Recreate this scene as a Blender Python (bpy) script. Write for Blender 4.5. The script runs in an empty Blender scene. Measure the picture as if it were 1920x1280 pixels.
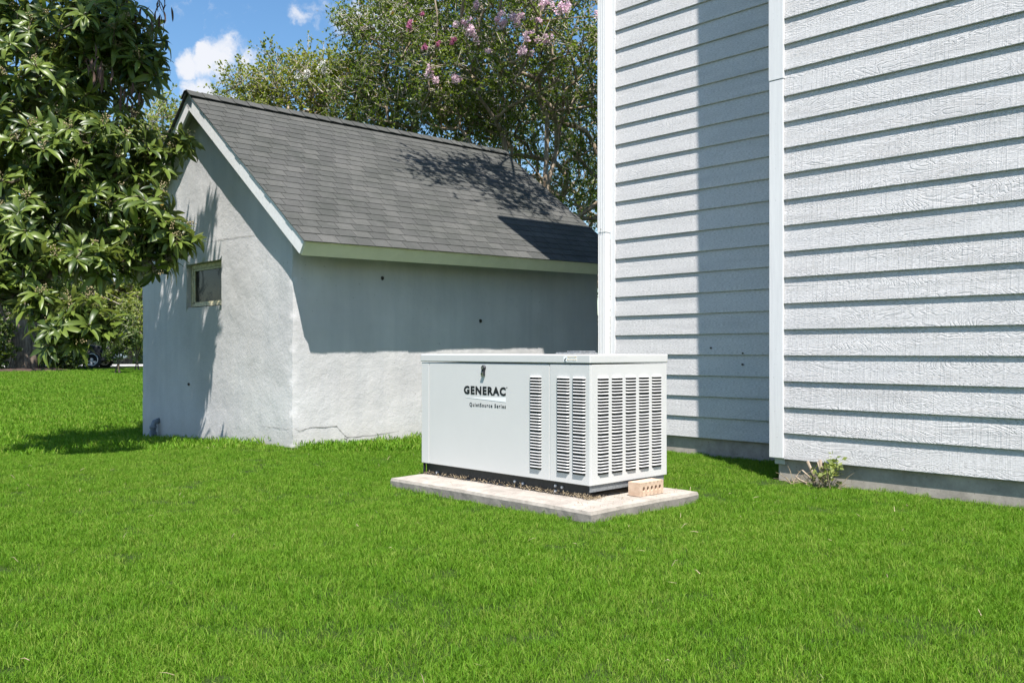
import bpy, math, random
import numpy as np
from mathutils import Vector, Matrix, noise

random.seed(7)
rng = np.random.default_rng(7)
S = bpy.context.scene
C = S.collection

# ------------------------------------------------------------------ camera
F = 1690.0            # focal length in pixels of the 1920 px wide photograph
EYE = 0.93
HOR = 660.0
B = math.radians(46.3)                      # camera heading above +X
FW = (math.cos(B), math.sin(B)); RT = (math.sin(B), -math.cos(B))
cam = bpy.data.cameras.new('camera'); camo = bpy.data.objects.new('camera', cam); C.objects.link(camo)
cam.sensor_width = 36.0; cam.lens = 36.0 * F / 1920.0
cam.shift_y = 20.0 / 1920.0
cam.clip_start = 0.05; cam.clip_end = 2000
camo.location = (0, 0, EYE); camo.rotation_euler = (math.radians(90), 0, B - math.radians(90))
S.camera = camo

# ------------------------------------------------------------------ sun and sky
SUN_EL = math.radians(62.0)
SD = Vector((0.597, 0.802, 0)).normalized()          # horizontal travel of the light
sun = bpy.data.lights.new('sun', 'SUN'); suno = bpy.data.objects.new('sun', sun); C.objects.link(suno)
sun.energy = 5.0; sun.angle = math.radians(0.5); sun.color = (1.0, 0.96, 0.90)
LD = Vector((SD.x * math.cos(SUN_EL), SD.y * math.cos(SUN_EL), -math.sin(SUN_EL)))
suno.rotation_euler = LD.to_track_quat('-Z', 'Y').to_euler()
suno.location = (-4, -5, 12)

S.view_settings.view_transform = 'Standard'; S.view_settings.look = 'None'
S.view_settings.gamma = 1.0; S.view_settings.use_curve_mapping = False
S.view_settings.exposure = 0.90
S.render.engine = 'CYCLES'
S.cycles.max_bounces = 8; S.cycles.transparent_max_bounces = 8


def wpt(px, py, Z):
    """world point of a photograph pixel at a depth"""
    s = (px - 960) / F * Z
    return Vector((FW[0] * Z + RT[0] * s, FW[1] * Z + RT[1] * s, EYE + (HOR - py) * Z / F))


def onX(px, X):
    s = (px - 960) / F
    Z = X / (FW[0] + RT[0] * s)
    return (FW[1] + RT[1] * s) * Z, Z


def onY(px, Y):
    s = (px - 960) / F
    Z = Y / (FW[1] + RT[1] * s)
    return (FW[0] + RT[0] * s) * Z, Z


world = bpy.data.worlds.new("World"); S.world = world; world.use_nodes = True
wn = world.node_tree; wn.nodes.clear()


def build_world():
    N = wn.nodes; L = wn.links
    out = N.new('ShaderNodeOutputWorld'); bg = N.new('ShaderNodeBackground'); L.new(bg.outputs[0], out.inputs[0])
    sky = N.new('ShaderNodeTexSky'); sky.sky_type = 'NISHITA'; sky.sun_disc = False
    sky.sun_elevation = SUN_EL
    sky.sun_rotation = math.atan2(-SD.x, -SD.y)
    sky.air_density = 1.15; sky.dust_density = 0.35; sky.ozone_density = 2.0
    bg.inputs[1].default_value = 0.072
    tc = N.new('ShaderNodeTexCoord')
    no = N.new('ShaderNodeTexNoise'); no.inputs['Scale'].default_value = 13; no.inputs['Detail'].default_value = 9
    no.inputs['Roughness'].default_value = 0.62
    L.new(tc.outputs['Generated'], no.inputs['Vector'])
    hs = N.new('ShaderNodeHueSaturation'); hs.inputs['Saturation'].default_value = 1.22; hs.inputs['Value'].default_value = 1.3; L.new(sky.outputs[0], hs.inputs['Color'])
    sub = N.new('ShaderNodeVectorMath'); sub.operation = 'SUBTRACT'; sub.inputs[1].default_value = (.5, .5, .5)
    L.new(no.outputs['Color'], sub.inputs[0])
    sc = N.new('ShaderNodeVectorMath'); sc.operation = 'SCALE'; sc.inputs['Scale'].default_value = 0.07
    L.new(sub.outputs[0], sc.inputs[0])
    add = N.new('ShaderNodeVectorMath'); add.operation = 'ADD'
    L.new(tc.outputs['Generated'], add.inputs[0]); L.new(sc.outputs[0], add.inputs[1])

    def pdir(px, py):
        p = wpt(px, py, 1.0) - Vector((0, 0, EYE)); return p.normalized()
    blobs = []
    for px, py, r in ((352, 128, 30), (392, 116, 34), (428, 130, 36), (465, 134, 34), (350, 176, 32), (392, 186, 40), (440, 180, 36),
                      (655, 42, 36), (690, 28, 48), (735, 20, 52), (780, 22, 50), (555, 38, 22), (290, 176, 18)):
        blobs.append((pdir(px, py), r / F * .76, .84 if r > 25 else .4))
    rr = random.Random(3)
    for g in range(12):                    # the same fair weather clouds round the rest of the sky
        az = math.radians(46 + 40 + g * 23 + rr.uniform(-6, 6)); el = math.radians(rr.uniform(14, 40))
        for k in range(2):
            a = az + rr.uniform(-.05, .05); e = el + rr.uniform(-.02, .02)
            blobs.append((Vector((math.cos(a) * math.cos(e), math.sin(a) * math.cos(e), math.sin(e))), rr.uniform(.04, .08), 1.0))
    last = None
    for c, r, w in blobs:
        d = N.new('ShaderNodeVectorMath'); d.operation = 'DISTANCE'; d.inputs[1].default_value = c
        L.new(add.outputs[0], d.inputs[0])
        mr = N.new('ShaderNodeMapRange'); mr.interpolation_type = 'SMOOTHSTEP'
        mr.inputs['From Min'].default_value = r * 1.75; mr.inputs['From Max'].default_value = r * 0.2
        mr.inputs['To Max'].default_value = w
        L.new(d.outputs['Value'], mr.inputs['Value'])
        if last is None: last = mr.outputs[0]
        else:
            mx = N.new('ShaderNodeMath'); mx.operation = 'MAXIMUM'; L.new(last, mx.inputs[0]); L.new(mr.outputs[0], mx.inputs[1]); last = mx.outputs[0]
    mix = N.new('ShaderNodeMixRGB'); mix.inputs[2].default_value = (6.6, 6.8, 7.3, 1)
    n2 = N.new('ShaderNodeTexNoise'); n2.inputs['Scale'].default_value = 22; n2.inputs['Detail'].default_value = 8; n2.inputs['Roughness'].default_value = .6
    L.new(add.outputs[0], n2.inputs['Vector'])
    sb2 = N.new('ShaderNodeMath'); sb2.operation = 'MULTIPLY_ADD'; sb2.inputs[1].default_value = -2.6; L.new(n2.outputs['Fac'], sb2.inputs[0]); sb2.inputs[2].default_value = 1.02
    ad2 = N.new('ShaderNodeMath'); ad2.operation = 'ADD'; L.new(last, ad2.inputs[0]); L.new(sb2.outputs[0], ad2.inputs[1])
    mr2 = N.new('ShaderNodeMapRange'); mr2.interpolation_type = 'SMOOTHSTEP'; mr2.inputs['From Min'].default_value = -.08; mr2.inputs['From Max'].default_value = .62; L.new(ad2.outputs[0], mr2.inputs['Value'])
    L.new(mr2.outputs[0], mix.inputs[0]); L.new(hs.outputs[0], mix.inputs[1]); L.new(mix.outputs[0], bg.inputs[0])


build_world()

# ------------------------------------------------------------------ helpers


def lnk(o, parent=None):
    C.objects.link(o)
    if parent is not None: o.parent = parent
    return o


def tag(o, label=None, cat=None, group=None, kind=None):
    if label: o['label'] = label
    if cat: o['category'] = cat
    if group: o['group'] = group
    if kind: o['kind'] = kind
    return o


def empty(name, loc, label, cat, group=None):
    o = bpy.data.objects.new(name, None); o.location = loc; o.empty_display_size = .2
    C.objects.link(o); return tag(o, label, cat, group)


class MB:
    """collects boxes, prisms and tubes into one mesh"""
    def __init__(s): s.v = []; s.f = []; s.m = []
    def poly(s, vs, fs, m=0):
        b = len(s.v); s.v += [tuple(v) for v in vs]
        for f in fs: s.f.append(tuple(b + i for i in f)); s.m.append(m)
        return s
    def box(s, x0, x1, y0, y1, z0, z1, m=0):
        return s.poly([(x0, y0, z0), (x1, y0, z0), (x1, y1, z0), (x0, y1, z0), (x0, y0, z1), (x1, y0, z1), (x1, y1, z1), (x0, y1, z1)],
                      [(0, 3, 2, 1), (4, 5, 6, 7), (0, 1, 5, 4), (1, 2, 6, 5), (2, 3, 7, 6), (3, 0, 4, 7)], m)
    def tube(s, pts, rad, n=8, m=0, cap=True):
        pts = [Vector(p) for p in pts]; rings = []
        rad = rad if isinstance(rad, (list, tuple)) else [rad] * len(pts)
        b = len(s.v)
        for i, p in enumerate(pts):
            d = (pts[min(i + 1, len(pts) - 1)] - pts[max(i - 1, 0)]).normalized()
            a = d.orthogonal().normalized() if i == 0 else (a - d * a.dot(d)).normalized()
            c = d.cross(a)
            for k in range(n):
                t = 2 * math.pi * k / n
                s.v.append(tuple(p + (a * math.cos(t) + c * math.sin(t)) * rad[i]))
        for i in range(len(pts) - 1):
            for k in range(n):
                s.f.append((b + i * n + k, b + i * n + (k + 1) % n, b + (i + 1) * n + (k + 1) % n, b + (i + 1) * n + k)); s.m.append(m)
        if cap:
            s.f.append(tuple(b + k for k in reversed(range(n)))); s.m.append(m)
            s.f.append(tuple(b + (len(pts) - 1) * n + k for k in range(n))); s.m.append(m)
        return s
    def mesh(s, name, mats, smooth=False):
        me = bpy.data.meshes.new(name); me.from_pydata(s.v, [], s.f)
        for m in (mats if isinstance(mats, (list, tuple)) else [mats]): me.materials.append(m)
        if any(s.m): me.polygons.foreach_set('material_index', s.m)
        if smooth: me.polygons.foreach_set('use_smooth', [True] * len(s.f))
        me.update(); return me
    def build(s, name, mats, parent=None, smooth=False, bevel=0, loc=None):
        o = bpy.data.objects.new(name, s.mesh(name, mats, smooth)); lnk(o, parent)
        if loc: o.location = loc
        if bevel:
            b = o.modifiers.new('bevel', 'BEVEL'); b.width = bevel; b.segments = 2; b.limit_method = 'ANGLE'; b.angle_limit = .6
        return o


def np_mesh(name, V, Fc, mats, attr=None, smooth=False, midx=None):
    """V (n,3), Fc (m,k) with one k"""
    me = bpy.data.meshes.new(name); n = len(V); m, k = Fc.shape
    me.vertices.add(n); me.vertices.foreach_set('co', np.asarray(V, dtype=np.float32).ravel())
    me.loops.add(m * k); me.loops.foreach_set('vertex_index', Fc.astype(np.int32).ravel())
    me.polygons.add(m); me.polygons.foreach_set('loop_start', np.arange(0, m * k, k, dtype=np.int32))
    me.polygons.foreach_set('loop_total', np.full(m, k, dtype=np.int32))
    for mt in (mats if isinstance(mats, (list, tuple)) else [mats]): me.materials.append(mt)
    if midx is not None: me.polygons.foreach_set('material_index', midx.astype(np.int32))
    if smooth: me.polygons.foreach_set('use_smooth', np.ones(m, dtype=bool))
    me.update(calc_edges=True); me.validate()
    if attr is not None:
        a = me.attributes.new('tint', 'FLOAT', 'FACE'); a.data.foreach_set('value', np.asarray(attr, dtype=np.float32))
    return me


# ------------------------------------------------------------------ materials
class NT:
    def __init__(s, name, rough=.6, spec=.5):
        s.mat = bpy.data.materials.new(name); s.mat.use_nodes = True
        s.t = s.mat.node_tree; s.N = s.t.nodes; s.L = s.t.links
        s.p = s.N['Principled BSDF']; s.out = s.N['Material Output']
        s.p.inputs['Roughness'].default_value = rough
        s.p.inputs['Specular IOR Level'].default_value = spec
        s.tc = s.N.new('ShaderNodeTexCoord'); s.geo = s.N.new('ShaderNodeNewGeometry')
    def coord(s, scale=(1, 1, 1), which='pos', off=None):
        m = s.N.new('ShaderNodeMapping'); m.inputs['Scale'].default_value = scale
        src = s.geo.outputs['Position'] if which == 'pos' else s.tc.outputs['Object']
        s.L.new(src, m.inputs['Vector'])
        if off is not None: s.L.new(off, m.inputs['Location'])
        return m.outputs[0]
    def noise(s, scale, vec, detail=4, rough=.55, dist=0):
        n = s.N.new('ShaderNodeTexNoise'); n.inputs['Scale'].default_value = scale; n.inputs['Detail'].default_value = detail
        n.inputs['Roughness'].default_value = rough; n.inputs['Distortion'].default_value = dist
        s.L.new(vec, n.inputs['Vector']); return n.outputs['Fac']
    def ramp(s, fac, stops):
        r = s.N.new('ShaderNodeValToRGB'); s.L.new(fac, r.inputs[0]); e = r.color_ramp.elements
        while len(e) < len(stops): e.new(.5)
        for i, (p, c) in enumerate(stops):
            e[i].position = p; e[i].color = (c if hasattr(c, '__len__') else (c, c, c))[:3] + (1,) if hasattr(c, '__len__') else (c, c, c, 1)
        return r.outputs[0]
    def mix(s, fac, a, b, mode='MIX'):
        m = s.N.new('ShaderNodeMixRGB'); m.blend_type = mode
        for i, x in ((0, fac), (1, a), (2, b)):
            if isinstance(x, (int, float)): m.inputs[i].default_value = x if i == 0 else (x, x, x, 1)
            elif isinstance(x, tuple): m.inputs[i].default_value = x + (1,)
            else: s.L.new(x, m.inputs[i])
        return m.outputs[0]
    def math(s, op, a, b=0.0, c=None):
        m = s.N.new('ShaderNodeMath'); m.operation = op
        for i, x in enumerate((a, b) + ((c,) if c is not None else ())):
            if isinstance(x, (int, float)): m.inputs[i].default_value = x
            else: s.L.new(x, m.inputs[i])
        return m.outputs[0]
    def bump(s, h, strength=.5, dist=.01, prev=None):
        b = s.N.new('ShaderNodeBump'); b.inputs['Strength'].default_value = strength; b.inputs['Distance'].default_value = dist
        s.L.new(h, b.inputs['Height'])
        if prev is not None: s.L.new(prev, b.inputs['Normal'])
        s.L.new(b.outputs[0], s.p.inputs['Normal']); return b.outputs[0]
    def color(s, c):
        if isinstance(c, tuple): s.p.inputs['Base Color'].default_value = c + (1,)
        else: s.L.new(c, s.p.inputs['Base Color'])
        return s


def simple(name, col, rough=.6, metal=0, spec=.5, var=.12, vs=20, bump=0):
    t = NT(name, rough, spec); t.p.inputs['Metallic'].default_value = metal
    n = t.noise(vs, t.coord(), 5, .65)
    lo = tuple(c * (1 - var) for c in col); hi = tuple(min(1, c * (1 + var)) for c in col)
    t.color(t.ramp(n, [(.3, lo), (.7, hi)]))
    if bump: t.bump(n, bump, .004)
    return t.mat


def mat_stucco():
    t = NT('stucco', .9, .2); v = t.coord()
    big = t.noise(1.3, v, 5, .6); mid = t.noise(15, v, 6, .72); fine = t.noise(70, v, 6, .7)
    c = t.ramp(big, [(.3, (.50, .485, .48)), (.7, (.62, .605, .60))])
    streak = t.noise(1.0, t.coord((7, 7, .8)), 4, .6)
    c = t.mix(t.ramp(streak, [(.42, 0), (.75, .42)]), c, (.42, .425, .44))
    pit = t.ramp(t.noise(26, v, 3, .5), [(.22, .8), (.30, 0)])
    c = t.mix(pit, c, (.26, .26, .25))
    sx = t.N.new('ShaderNodeSeparateXYZ'); t.L.new(t.geo.outputs['Position'], sx.inputs[0])
    low = t.math('ADD', sx.outputs['Z'], t.math('MULTIPLY', mid, .25))
    c = t.mix(t.ramp(low, [(.06, .5), (.34, 0)]), c, (.40, .38, .34))
    t.color(c)
    b = t.bump(mid, .34, .016); b = t.bump(t.noise(4.5, v, 6, .62), .28, .03, b); t.bump(fine, .35, .004, b)
    return t.mat


def mat_siding(k_=1.0):
    t = NT('painted_siding', .6, .3)
    oi = t.N.new('ShaderNodeObjectInfo')
    k = t.math('MULTIPLY', oi.outputs['Random'], 37.0)
    cmb = t.N.new('ShaderNodeCombineXYZ')
    t.L.new(k, cmb.inputs[1]); t.L.new(t.math('MULTIPLY', oi.outputs['Random'], 91.0), cmb.inputs[2])
    off = cmb.outputs[0]
    v = t.coord((1, 1.0, 1), 'obj', off)
    # knotty cathedral grain: rings of a stretched, distorted noise field
    fld = t.noise(1.0, t.coord((1, 1.7, 7.0), 'obj', off), 3, .5, .9)
    rings = t.math('SINE', t.math('MULTIPLY', fld, 190.0))
    rings = t.math('MULTIPLY_ADD', rings, .5, .5)
    rings = t.ramp(rings, [(.05, 0), (.40, 1)])
    # rough sawn strokes across the board
    saw = t.noise(1.0, t.coord((1, 42, .8), 'obj', off), 2, .5)
    saw = t.ramp(saw, [(.52, 0), (.58, 1), (.62, .1), (.66, 1), (.7, 0)])
    patch = t.ramp(t.noise(1.0, t.coord((1, 1.5, 12), 'obj', off), 3, .6), [(.38, .12), (.62, 1)])
    fine = t.noise(1.0, t.coord((1, 40, 230), 'obj', off), 4, .7)
    h = t.math('MULTIPLY', rings, patch)
    h = t.math('ADD', h, t.math('MULTIPLY', saw, .55))
    h = t.math('ADD', h, t.math('MULTIPLY', fine, .9))
    amp = t.math('MULTIPLY_ADD', t.math('FRACT', t.math('MULTIPLY', oi.outputs['Random'], 7.3)), .6, .55)
    t.bump(t.math('MULTIPLY', h, amp), 0.64 * k_, .0040)
    dirt = t.noise(3, t.coord((1, 1, 3)), 5, .7)
    c = t.ramp(dirt, [(.3, (.585, .57, .575)), (.7, (.65, .63, .63))])
    c = t.mix(t.ramp(fine, [(.34, .75), (.56, 0)]), c, (.30, .285, .28))
    band = t.ramp(t.noise(1.0, t.coord((1, .9, 9), 'obj', off), 4, .65), [(.52, 0), (.70, .32)])
    c = t.mix(band, c, (.36, .35, .35))
    c = t.mix(t.math('MULTIPLY', t.math('SUBTRACT', 1.0, rings), t.math('MULTIPLY', patch, .28 * k_)), c, (.28, .27, .27))
    t.color(c); return t.mat


def mat_trim():
    t = NT('painted_trim', .55, .35)
    g = t.noise(1.0, t.coord((60, 60, 3)), 4, .7)
    sp = t.noise(55, t.coord(), 2, .5)
    c = t.ramp(g, [(.3, (.64, .63, .635)), (.7, (.72, .71, .71))])
    c = t.mix(t.ramp(sp, [(.24, .7), (.30, 0)]), c, (.30, .29, .28))
    t.color(c); t.bump(g, .3, .003); return t.mat


def mat_shingle():
    t = NT('asphalt_shingle', .92, .2)
    isl = t.geo.outputs['Random Per Island']; oi = t.N.new('ShaderNodeObjectInfo')
    r = t.math('FRACT', t.math('ADD', isl, oi.outputs['Random']))
    v = t.coord()
    gran = t.noise(420, v, 2, .6); blot = t.noise(2.2, v, 5, .65); wear = t.noise(14, v, 4, .6)
    c = t.ramp(r, [(0, (.072, .072, .069)), (.5, (.086, .086, .082)), (1, (.104, .103, .097))])
    c = t.mix(t.ramp(blot, [(.38, .0), (.66, .6)]), c, (.048, .052, .046))
    c = t.mix(t.ramp(wear, [(.55, 0), (.8, .4)]), c, (.14, .14, .13))
    c = t.mix(.55, c, t.ramp(gran, [(.3, .35), (.7, 1.7)]), 'MULTIPLY')
    t.color(c); t.bump(gran, .5, .003); return t.mat


def mat_leaf(name, dark, light, trans=.35, rough=.42, under=None, warm=None, tt=(1.25, 1.35, .55)):
    """per leaf tint attribute between two real leaf colours, a share of light through the blade"""
    t = NT(name, rough, .4)
    a = t.N.new('ShaderNodeAttribute'); a.attribute_name = 'tint'
    oi = t.N.new('ShaderNodeObjectInfo')
    st = [(0, dark), (.75, light)]
    if warm: st = [(0, dark), (.70, light), (.93, light), (.965, warm)]
    c = t.ramp(a.outputs['Fac'], st)
    if under: c = t.mix(t.geo.outputs['Backfacing'], c, under)
    t.color(c)
    tr = t.N.new('ShaderNodeBsdfTranslucent')
    t.L.new(t.mix(1.0, c, tt, 'MULTIPLY'), tr.inputs[0])
    mx = t.N.new('ShaderNodeMixShader'); mx.inputs[0].default_value = trans
    t.L.new(t.p.outputs[0], mx.inputs[1]); t.L.new(tr.outputs[0], mx.inputs[2]); t.L.new(mx.outputs[0], t.out.inputs[0])
    return t.mat


def mat_grass():
    t = NT('grass_blades', .6, .15)
    oi = t.N.new('ShaderNodeObjectInfo')
    a = t.N.new('ShaderNodeAttribute'); a.attribute_name = 'tint'
    v = t.coord()
    n1 = t.noise(.55, v, 3, .5); n2 = t.noise(5.0, v, 3, .6)
    r = t.math('ADD', t.math('MULTIPLY', a.outputs['Fac'], .55), t.math('MULTIPLY', oi.outputs['Random'], .2))
    r = t.math('ADD', r, t.math('MULTIPLY', n2, .5)); r = t.math('ADD', r, t.math('MULTIPLY', n1, .3))
    c = t.ramp(r, [(.28, (.046, .122, .007)), (.60, (.094, .214, .012)), (.92, (.150, .285, .020)), (1.0, (.22, .30, .05))])
    t.color(c)
    tr = t.N.new('ShaderNodeBsdfTranslucent'); t.L.new(t.mix(1.0, c, (1.2, 1.3, .5), 'MULTIPLY'), tr.inputs[0])
    mx = t.N.new('ShaderNodeMixShader'); mx.inputs[0].default_value = .30
    t.L.new(t.p.outputs[0], mx.inputs[1]); t.L.new(tr.outputs[0], mx.inputs[2]); t.L.new(mx.outputs[0], t.out.inputs[0])
    return t.mat


def mat_ground():
    t = NT('turf_soil', .95, .1); v = t.coord()
    n = t.noise(30, v, 5, .7); m = t.noise(1.2, v, 4, .6)
    c = t.ramp(n, [(.3, (.018, .030, .008)), (.6, (.035, .062, .012)), (.8, (.06, .085, .02))])
    c = t.mix(t.ramp(m, [(.4, 0), (.7, .3)]), c, (.05, .08, .015))
    t.color(c); t.bump(n, .6, .02); return t.mat


def mat_concrete(name, a, b, scale=6):
    t = NT(name, .92, .2); v = t.coord()
    n = t.noise(scale, v, 7, .7); f = t.noise(120, v, 4, .7)
    c = t.ramp(n, [(.32, a), (.68, b)])
    c = t.mix(t.ramp(t.noise(60, v, 2, .5), [(.25, .7), (.33, 0)]), c, tuple(x * .5 for x in a))
    t.color(c); q = t.bump(n, .3, .008); t.bump(f, .4, .002, q); return t.mat


def mat_bark(name, a, b):
    t = NT(name, .9, .15); n = t.noise(1.0, t.coord((14, 14, 3)), 5, .65, .5)
    t.color(t.ramp(n, [(.35, a), (.65, b)])); t.bump(n, .6, .02); return t.mat


M = {}
M['stucco'] = mat_stucco(); M['siding'] = mat_siding(); M['siding_back'] = mat_siding(.55); M['trim'] = mat_trim(); M['shingle'] = mat_shingle()
M['fascia'] = simple('cream_paint', (.84, .80, .62), .6, vs=5, var=.06)
M['rake'] = simple('rake_paint', (.76, .75, .74), .6, vs=25, var=.08, bump=.2)
M['soffit'] = simple('soffit_paint', (.5, .5, .47), .7)
M['cab'] = simple('cabinet_paint', (.60, .59, .578), .38, spec=.45, var=.02, vs=3)
M['black'] = simple('black_steel', (.018, .019, .024), .45, spec=.5, var=.4, vs=40)
M['galv'] = simple('grey_steel', (.20, .21, .22), .55, var=.45, vs=90)
M['slot_shade'] = simple('painted_shade', (.03, .032, .03), .8)  # near-black colour painted for shade in louvre openings and the ridge gap
M['ink'] = simple('black_ink', (.008, .008, .010), .5)
M['white_ink'] = simple('white_decal', (.86, .86, .87), .45, var=.01)
M['tan_ink'] = simple('tan_decal', (.52, .40, .22), .5, var=.3, vs=120)
M['chrome'] = simple('worn_chrome', (.45, .45, .45), .25, metal=1)
M['pad'] = mat_concrete('pad_concrete', (.27, .24, .21), (.43, .385, .34), 9)
M['found'] = mat_concrete('foundation_concrete', (.25, .225, .195), (.46, .41, .36), 5)
M['drive'] = mat_concrete('driveway_concrete', (.45, .43, .40), (.55, .53, .5), 2)
M['brick'] = mat_concrete('pale_brick', (.50, .35, .25), (.64, .49, .37), 16)
M['wood'] = simple('weathered_wood', (.60, .54, .36), .7, var=.35, vs=30, bump=.3)
M['whitepaint'] = simple('white_metal_paint', (.72, .71, .71), .35, var=.03)
M['straw'] = simple('dry_clippings', (.30, .235, .15), .9, var=.5, vs=60)
M['twigbark'] = mat_bark('myrtle_bark', (.17, .125, .085), (.38, .31, .24))
M['twig'] = simple('grey_twig', (.36, .32, .27), .9, var=.3)
M['oakbark'] = mat_bark('grey_brown_bark', (.10, .075, .06), (.30, .24, .19))
M['loqbark'] = mat_bark('loquat_bark', (.08, .06, .045), (.18, .15, .11))
M['loqleaf'] = mat_leaf('loquat_leaf', (.020, .046, .010), (.150, .205, .036), .30, .38, under=(.17, .20, .08), warm=(.26, .17, .03))
M['bud'] = simple('loquat_panicle', (.26, .21, .11), .9, var=.4, vs=60)
M['deadleaf'] = simple('dead_leaf', (.09, .05, .035), .8, var=.5, vs=30)
M['myrtleleaf'] = mat_leaf('myrtle_leaf', (.050, .088, .018), (.19, .245, .048), .45, .45, warm=(.22, .13, .03))
M['myrtleleaf2'] = mat_leaf('yellow_myrtle_leaf', (.08, .12, .02), (.27, .29, .05), .44, .45, warm=(.26, .15, .03))
M['farleaf'] = mat_leaf('far_leaf', (.028, .058, .014), (.13, .18, .04), .35, .5)
M['farleaf2'] = mat_leaf('far_pale_leaf', (.09, .13, .035), (.30, .34, .10), .4, .5, warm=(.30, .22, .08))
M['petal'] = mat_leaf('pink_petal', (.78, .52, .64), (.92, .78, .86), .35, .7, tt=(1, 1, 1))
M['petal_deep'] = mat_leaf('deep_pink_petal', (.42, .09, .22), (.66, .26, .44), .3, .7, tt=(1, 1, 1))
M['petal_white'] = mat_leaf('white_petal', (.70, .69, .67), (.88, .87, .85), .35, .7, tt=(1, 1, 1))
M['mulch'] = simple('mulch', (.06, .035, .025), .95, var=.6, vs=14, bump=.5)
M['carpaint'] = simple('dark_car_paint', (.02, .022, .026), .2, spec=.6)
M['rubber'] = simple('tyre_rubber', (.025, .025, .025), .85)
M['rim'] = simple('alloy_rim', (.72, .73, .75), .35, metal=.2)
M['carglass'] = simple('car_glass', (.02, .025, .03), .05, spec=.8)
M['grass'] = mat_grass(); M['ground'] = mat_ground()
M['pvc'] = simple('grey_pvc', (.16, .19, .22), .4)
M['crack'] = simple('crack_line', (.16, .15, .14), .95)
M['anchor'] = simple('rusty_anchor', (.03, .025, .02), .8)


def mat_pane():
    t = NT('dirty_glass', .1, .2); v = t.coord()
    n = t.noise(5, v, 5, .7, 1.2)
    t.color(t.ramp(n, [(.50, (.008, .009, .008)), (.64, (.02, .022, .02)), (.76, (.12, .12, .11))]))
    t.L.new(t.ramp(n, [(.45, .04), (.7, .5)]), t.p.inputs['Roughness']); return t.mat


M['pane'] = mat_pane()

# ------------------------------------------------------------------ ground


def gz(x, y):
    """height of the lawn"""
    def seg(a, b, u, v): 
        k = min(1, max(0, (y - a) / (b - a))); k = k * k * (3 - 2 * k); return u + (v - u) * k
    z = seg(8.0, 11.6, 0, -.15)
    if y > 11.6: z = seg(11.6, 33, -.15, .22)
    if y > 33: z = seg(33, 46, .22, .30)
    if y > 46: z = seg(46, 120, .30, 3.0)
    if y > 120: z = 3.0
    return z + .012 * noise.noise(Vector((x * .7, y * .7, 0))) if y < 60 else z


def build_ground():
    ys = list(np.arange(-12, 20, .5)) + list(np.arange(20, 60, 2)) + list(np.arange(60, 140, 8)) + [200, 400, 900]
    ys = [-900, -200, -50] + ys
    xs = [-900, -300, -100, -40] + list(np.arange(-20, 30, 1.0)) + [40, 80, 200, 500, 900]
    V = [(x, y, gz(x, y)) for y in ys for x in xs]; n = len(xs)
    Fc = [(j * n + i, j * n + i + 1, (j + 1) * n + i + 1, (j + 1) * n + i) for j in range(len(ys) - 1) for i in range(n - 1)]
    o = bpy.data.objects.new('lawn', np_mesh('lawn', np.array(V), np.array(Fc), M['ground'], smooth=True)); lnk(o); tag(o, kind='structure')


build_ground()
d = MB()                                                # pale driveway strip far beyond the lawn
Yd = [41.0, 42.2]
xs = np.linspace(-30, 40, 36)
for a, b in zip(xs[:-1], xs[1:]):
    d.poly([(a, Yd[0], gz(a, Yd[0]) + .03), (b, Yd[0], gz(b, Yd[0]) + .03), (b, Yd[1] + 2.6, gz(b, Yd[1] + 2.6) + .04), (a, Yd[1] + 2.6, gz(a, Yd[1] + 2.6) + .04)], [(0, 1, 2, 3)])
tag(d.build('driveway', M['drive']), kind='structure')

# ------------------------------------------------------------------ house
HX, HY0, HYC = 5.90, -4.0, 3.446          # face of the near wall, its outer corner
BX, BY1 = 6.83, 5.688                     # face of the set-back wall, its far end
HTOP = 6.25; HTF = 7.9
ZB = .162; EXPO = .186
house = empty('house', (7.5, 2.0, 0), 'large house clad in pale grey painted lap siding, rising out of frame at right', 'house')
hl = Vector(house.location)


def hb(mb, name, mat, bevel=0, smooth=False):
    o = mb.build(name, mat, None, smooth, bevel); o.parent = house; o.location = -hl; return o


m = MB(); m.box(HX + .03, 13, HY0, HYC - .02, ZB, HTF); m.box(BX + .03, 13, HYC - .02, BY1 + .08, ZB, HTOP)
hb(m, 'wall', M['trim'])
m = MB(); m.box(HX + .022, 13, HY0, HYC - .05, -.4, ZB - .001)
m.box(BX + .024, 13, HYC - .049, BY1 + .05, -.4, ZB - .001); hb(m, 'foundation', M['found'], .006)


def lap_board(y0, y1, mt='siding'):
    """one clapboard: tapered wedge whose lower edge stands proud; local origin at its lower edge on the wall face"""
    L = y1 - y0; me = MB(); n = max(2, int(L / .5)); b = .026
    prof = [(0.0, -.002), (-.0105, 0.0), (-.0115, .003), (.008, EXPO + b), (.016, EXPO + b)]
    # prof as (x, z): x more negative is further out
    k = len(prof)
    for i in range(n + 1):
        y = y0 + L * i / n; w = .0012 * noise.noise(Vector((y * 1.7, 0, 4)))
        for px, pz in prof: me.v.append((px + w, y, pz))
    for i in range(n):
        for j in range(k - 1):
            me.f.append((i * k + j, i * k + j + 1, (i + 1) * k + j + 1, (i + 1) * k + j)); me.m.append(0)
    me.f.append(tuple(range(k))); me.m.append(0); me.f.append(tuple(reversed([n * k + j for j in range(k)]))); me.m.append(0)
    return me.mesh('siding_board', M[mt])


def boards(X, y0, y1):
    me = lap_board(y0, y1, 'siding' if X == HX else 'siding_back'); z = ZB; i = 0
    while z < (HTF if X == HX else HTOP) - .05:
        o = bpy.data.objects.new('siding_board', me); C.objects.link(o); o.parent = house
        o.location = Vector((X + .001 * noise.noise(Vector((i * 3.1, X, 0))), 0, z + .0015 * noise.noise(Vector((i * 2.3, 5, X))))) - hl
        z += EXPO; i += 1


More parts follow.
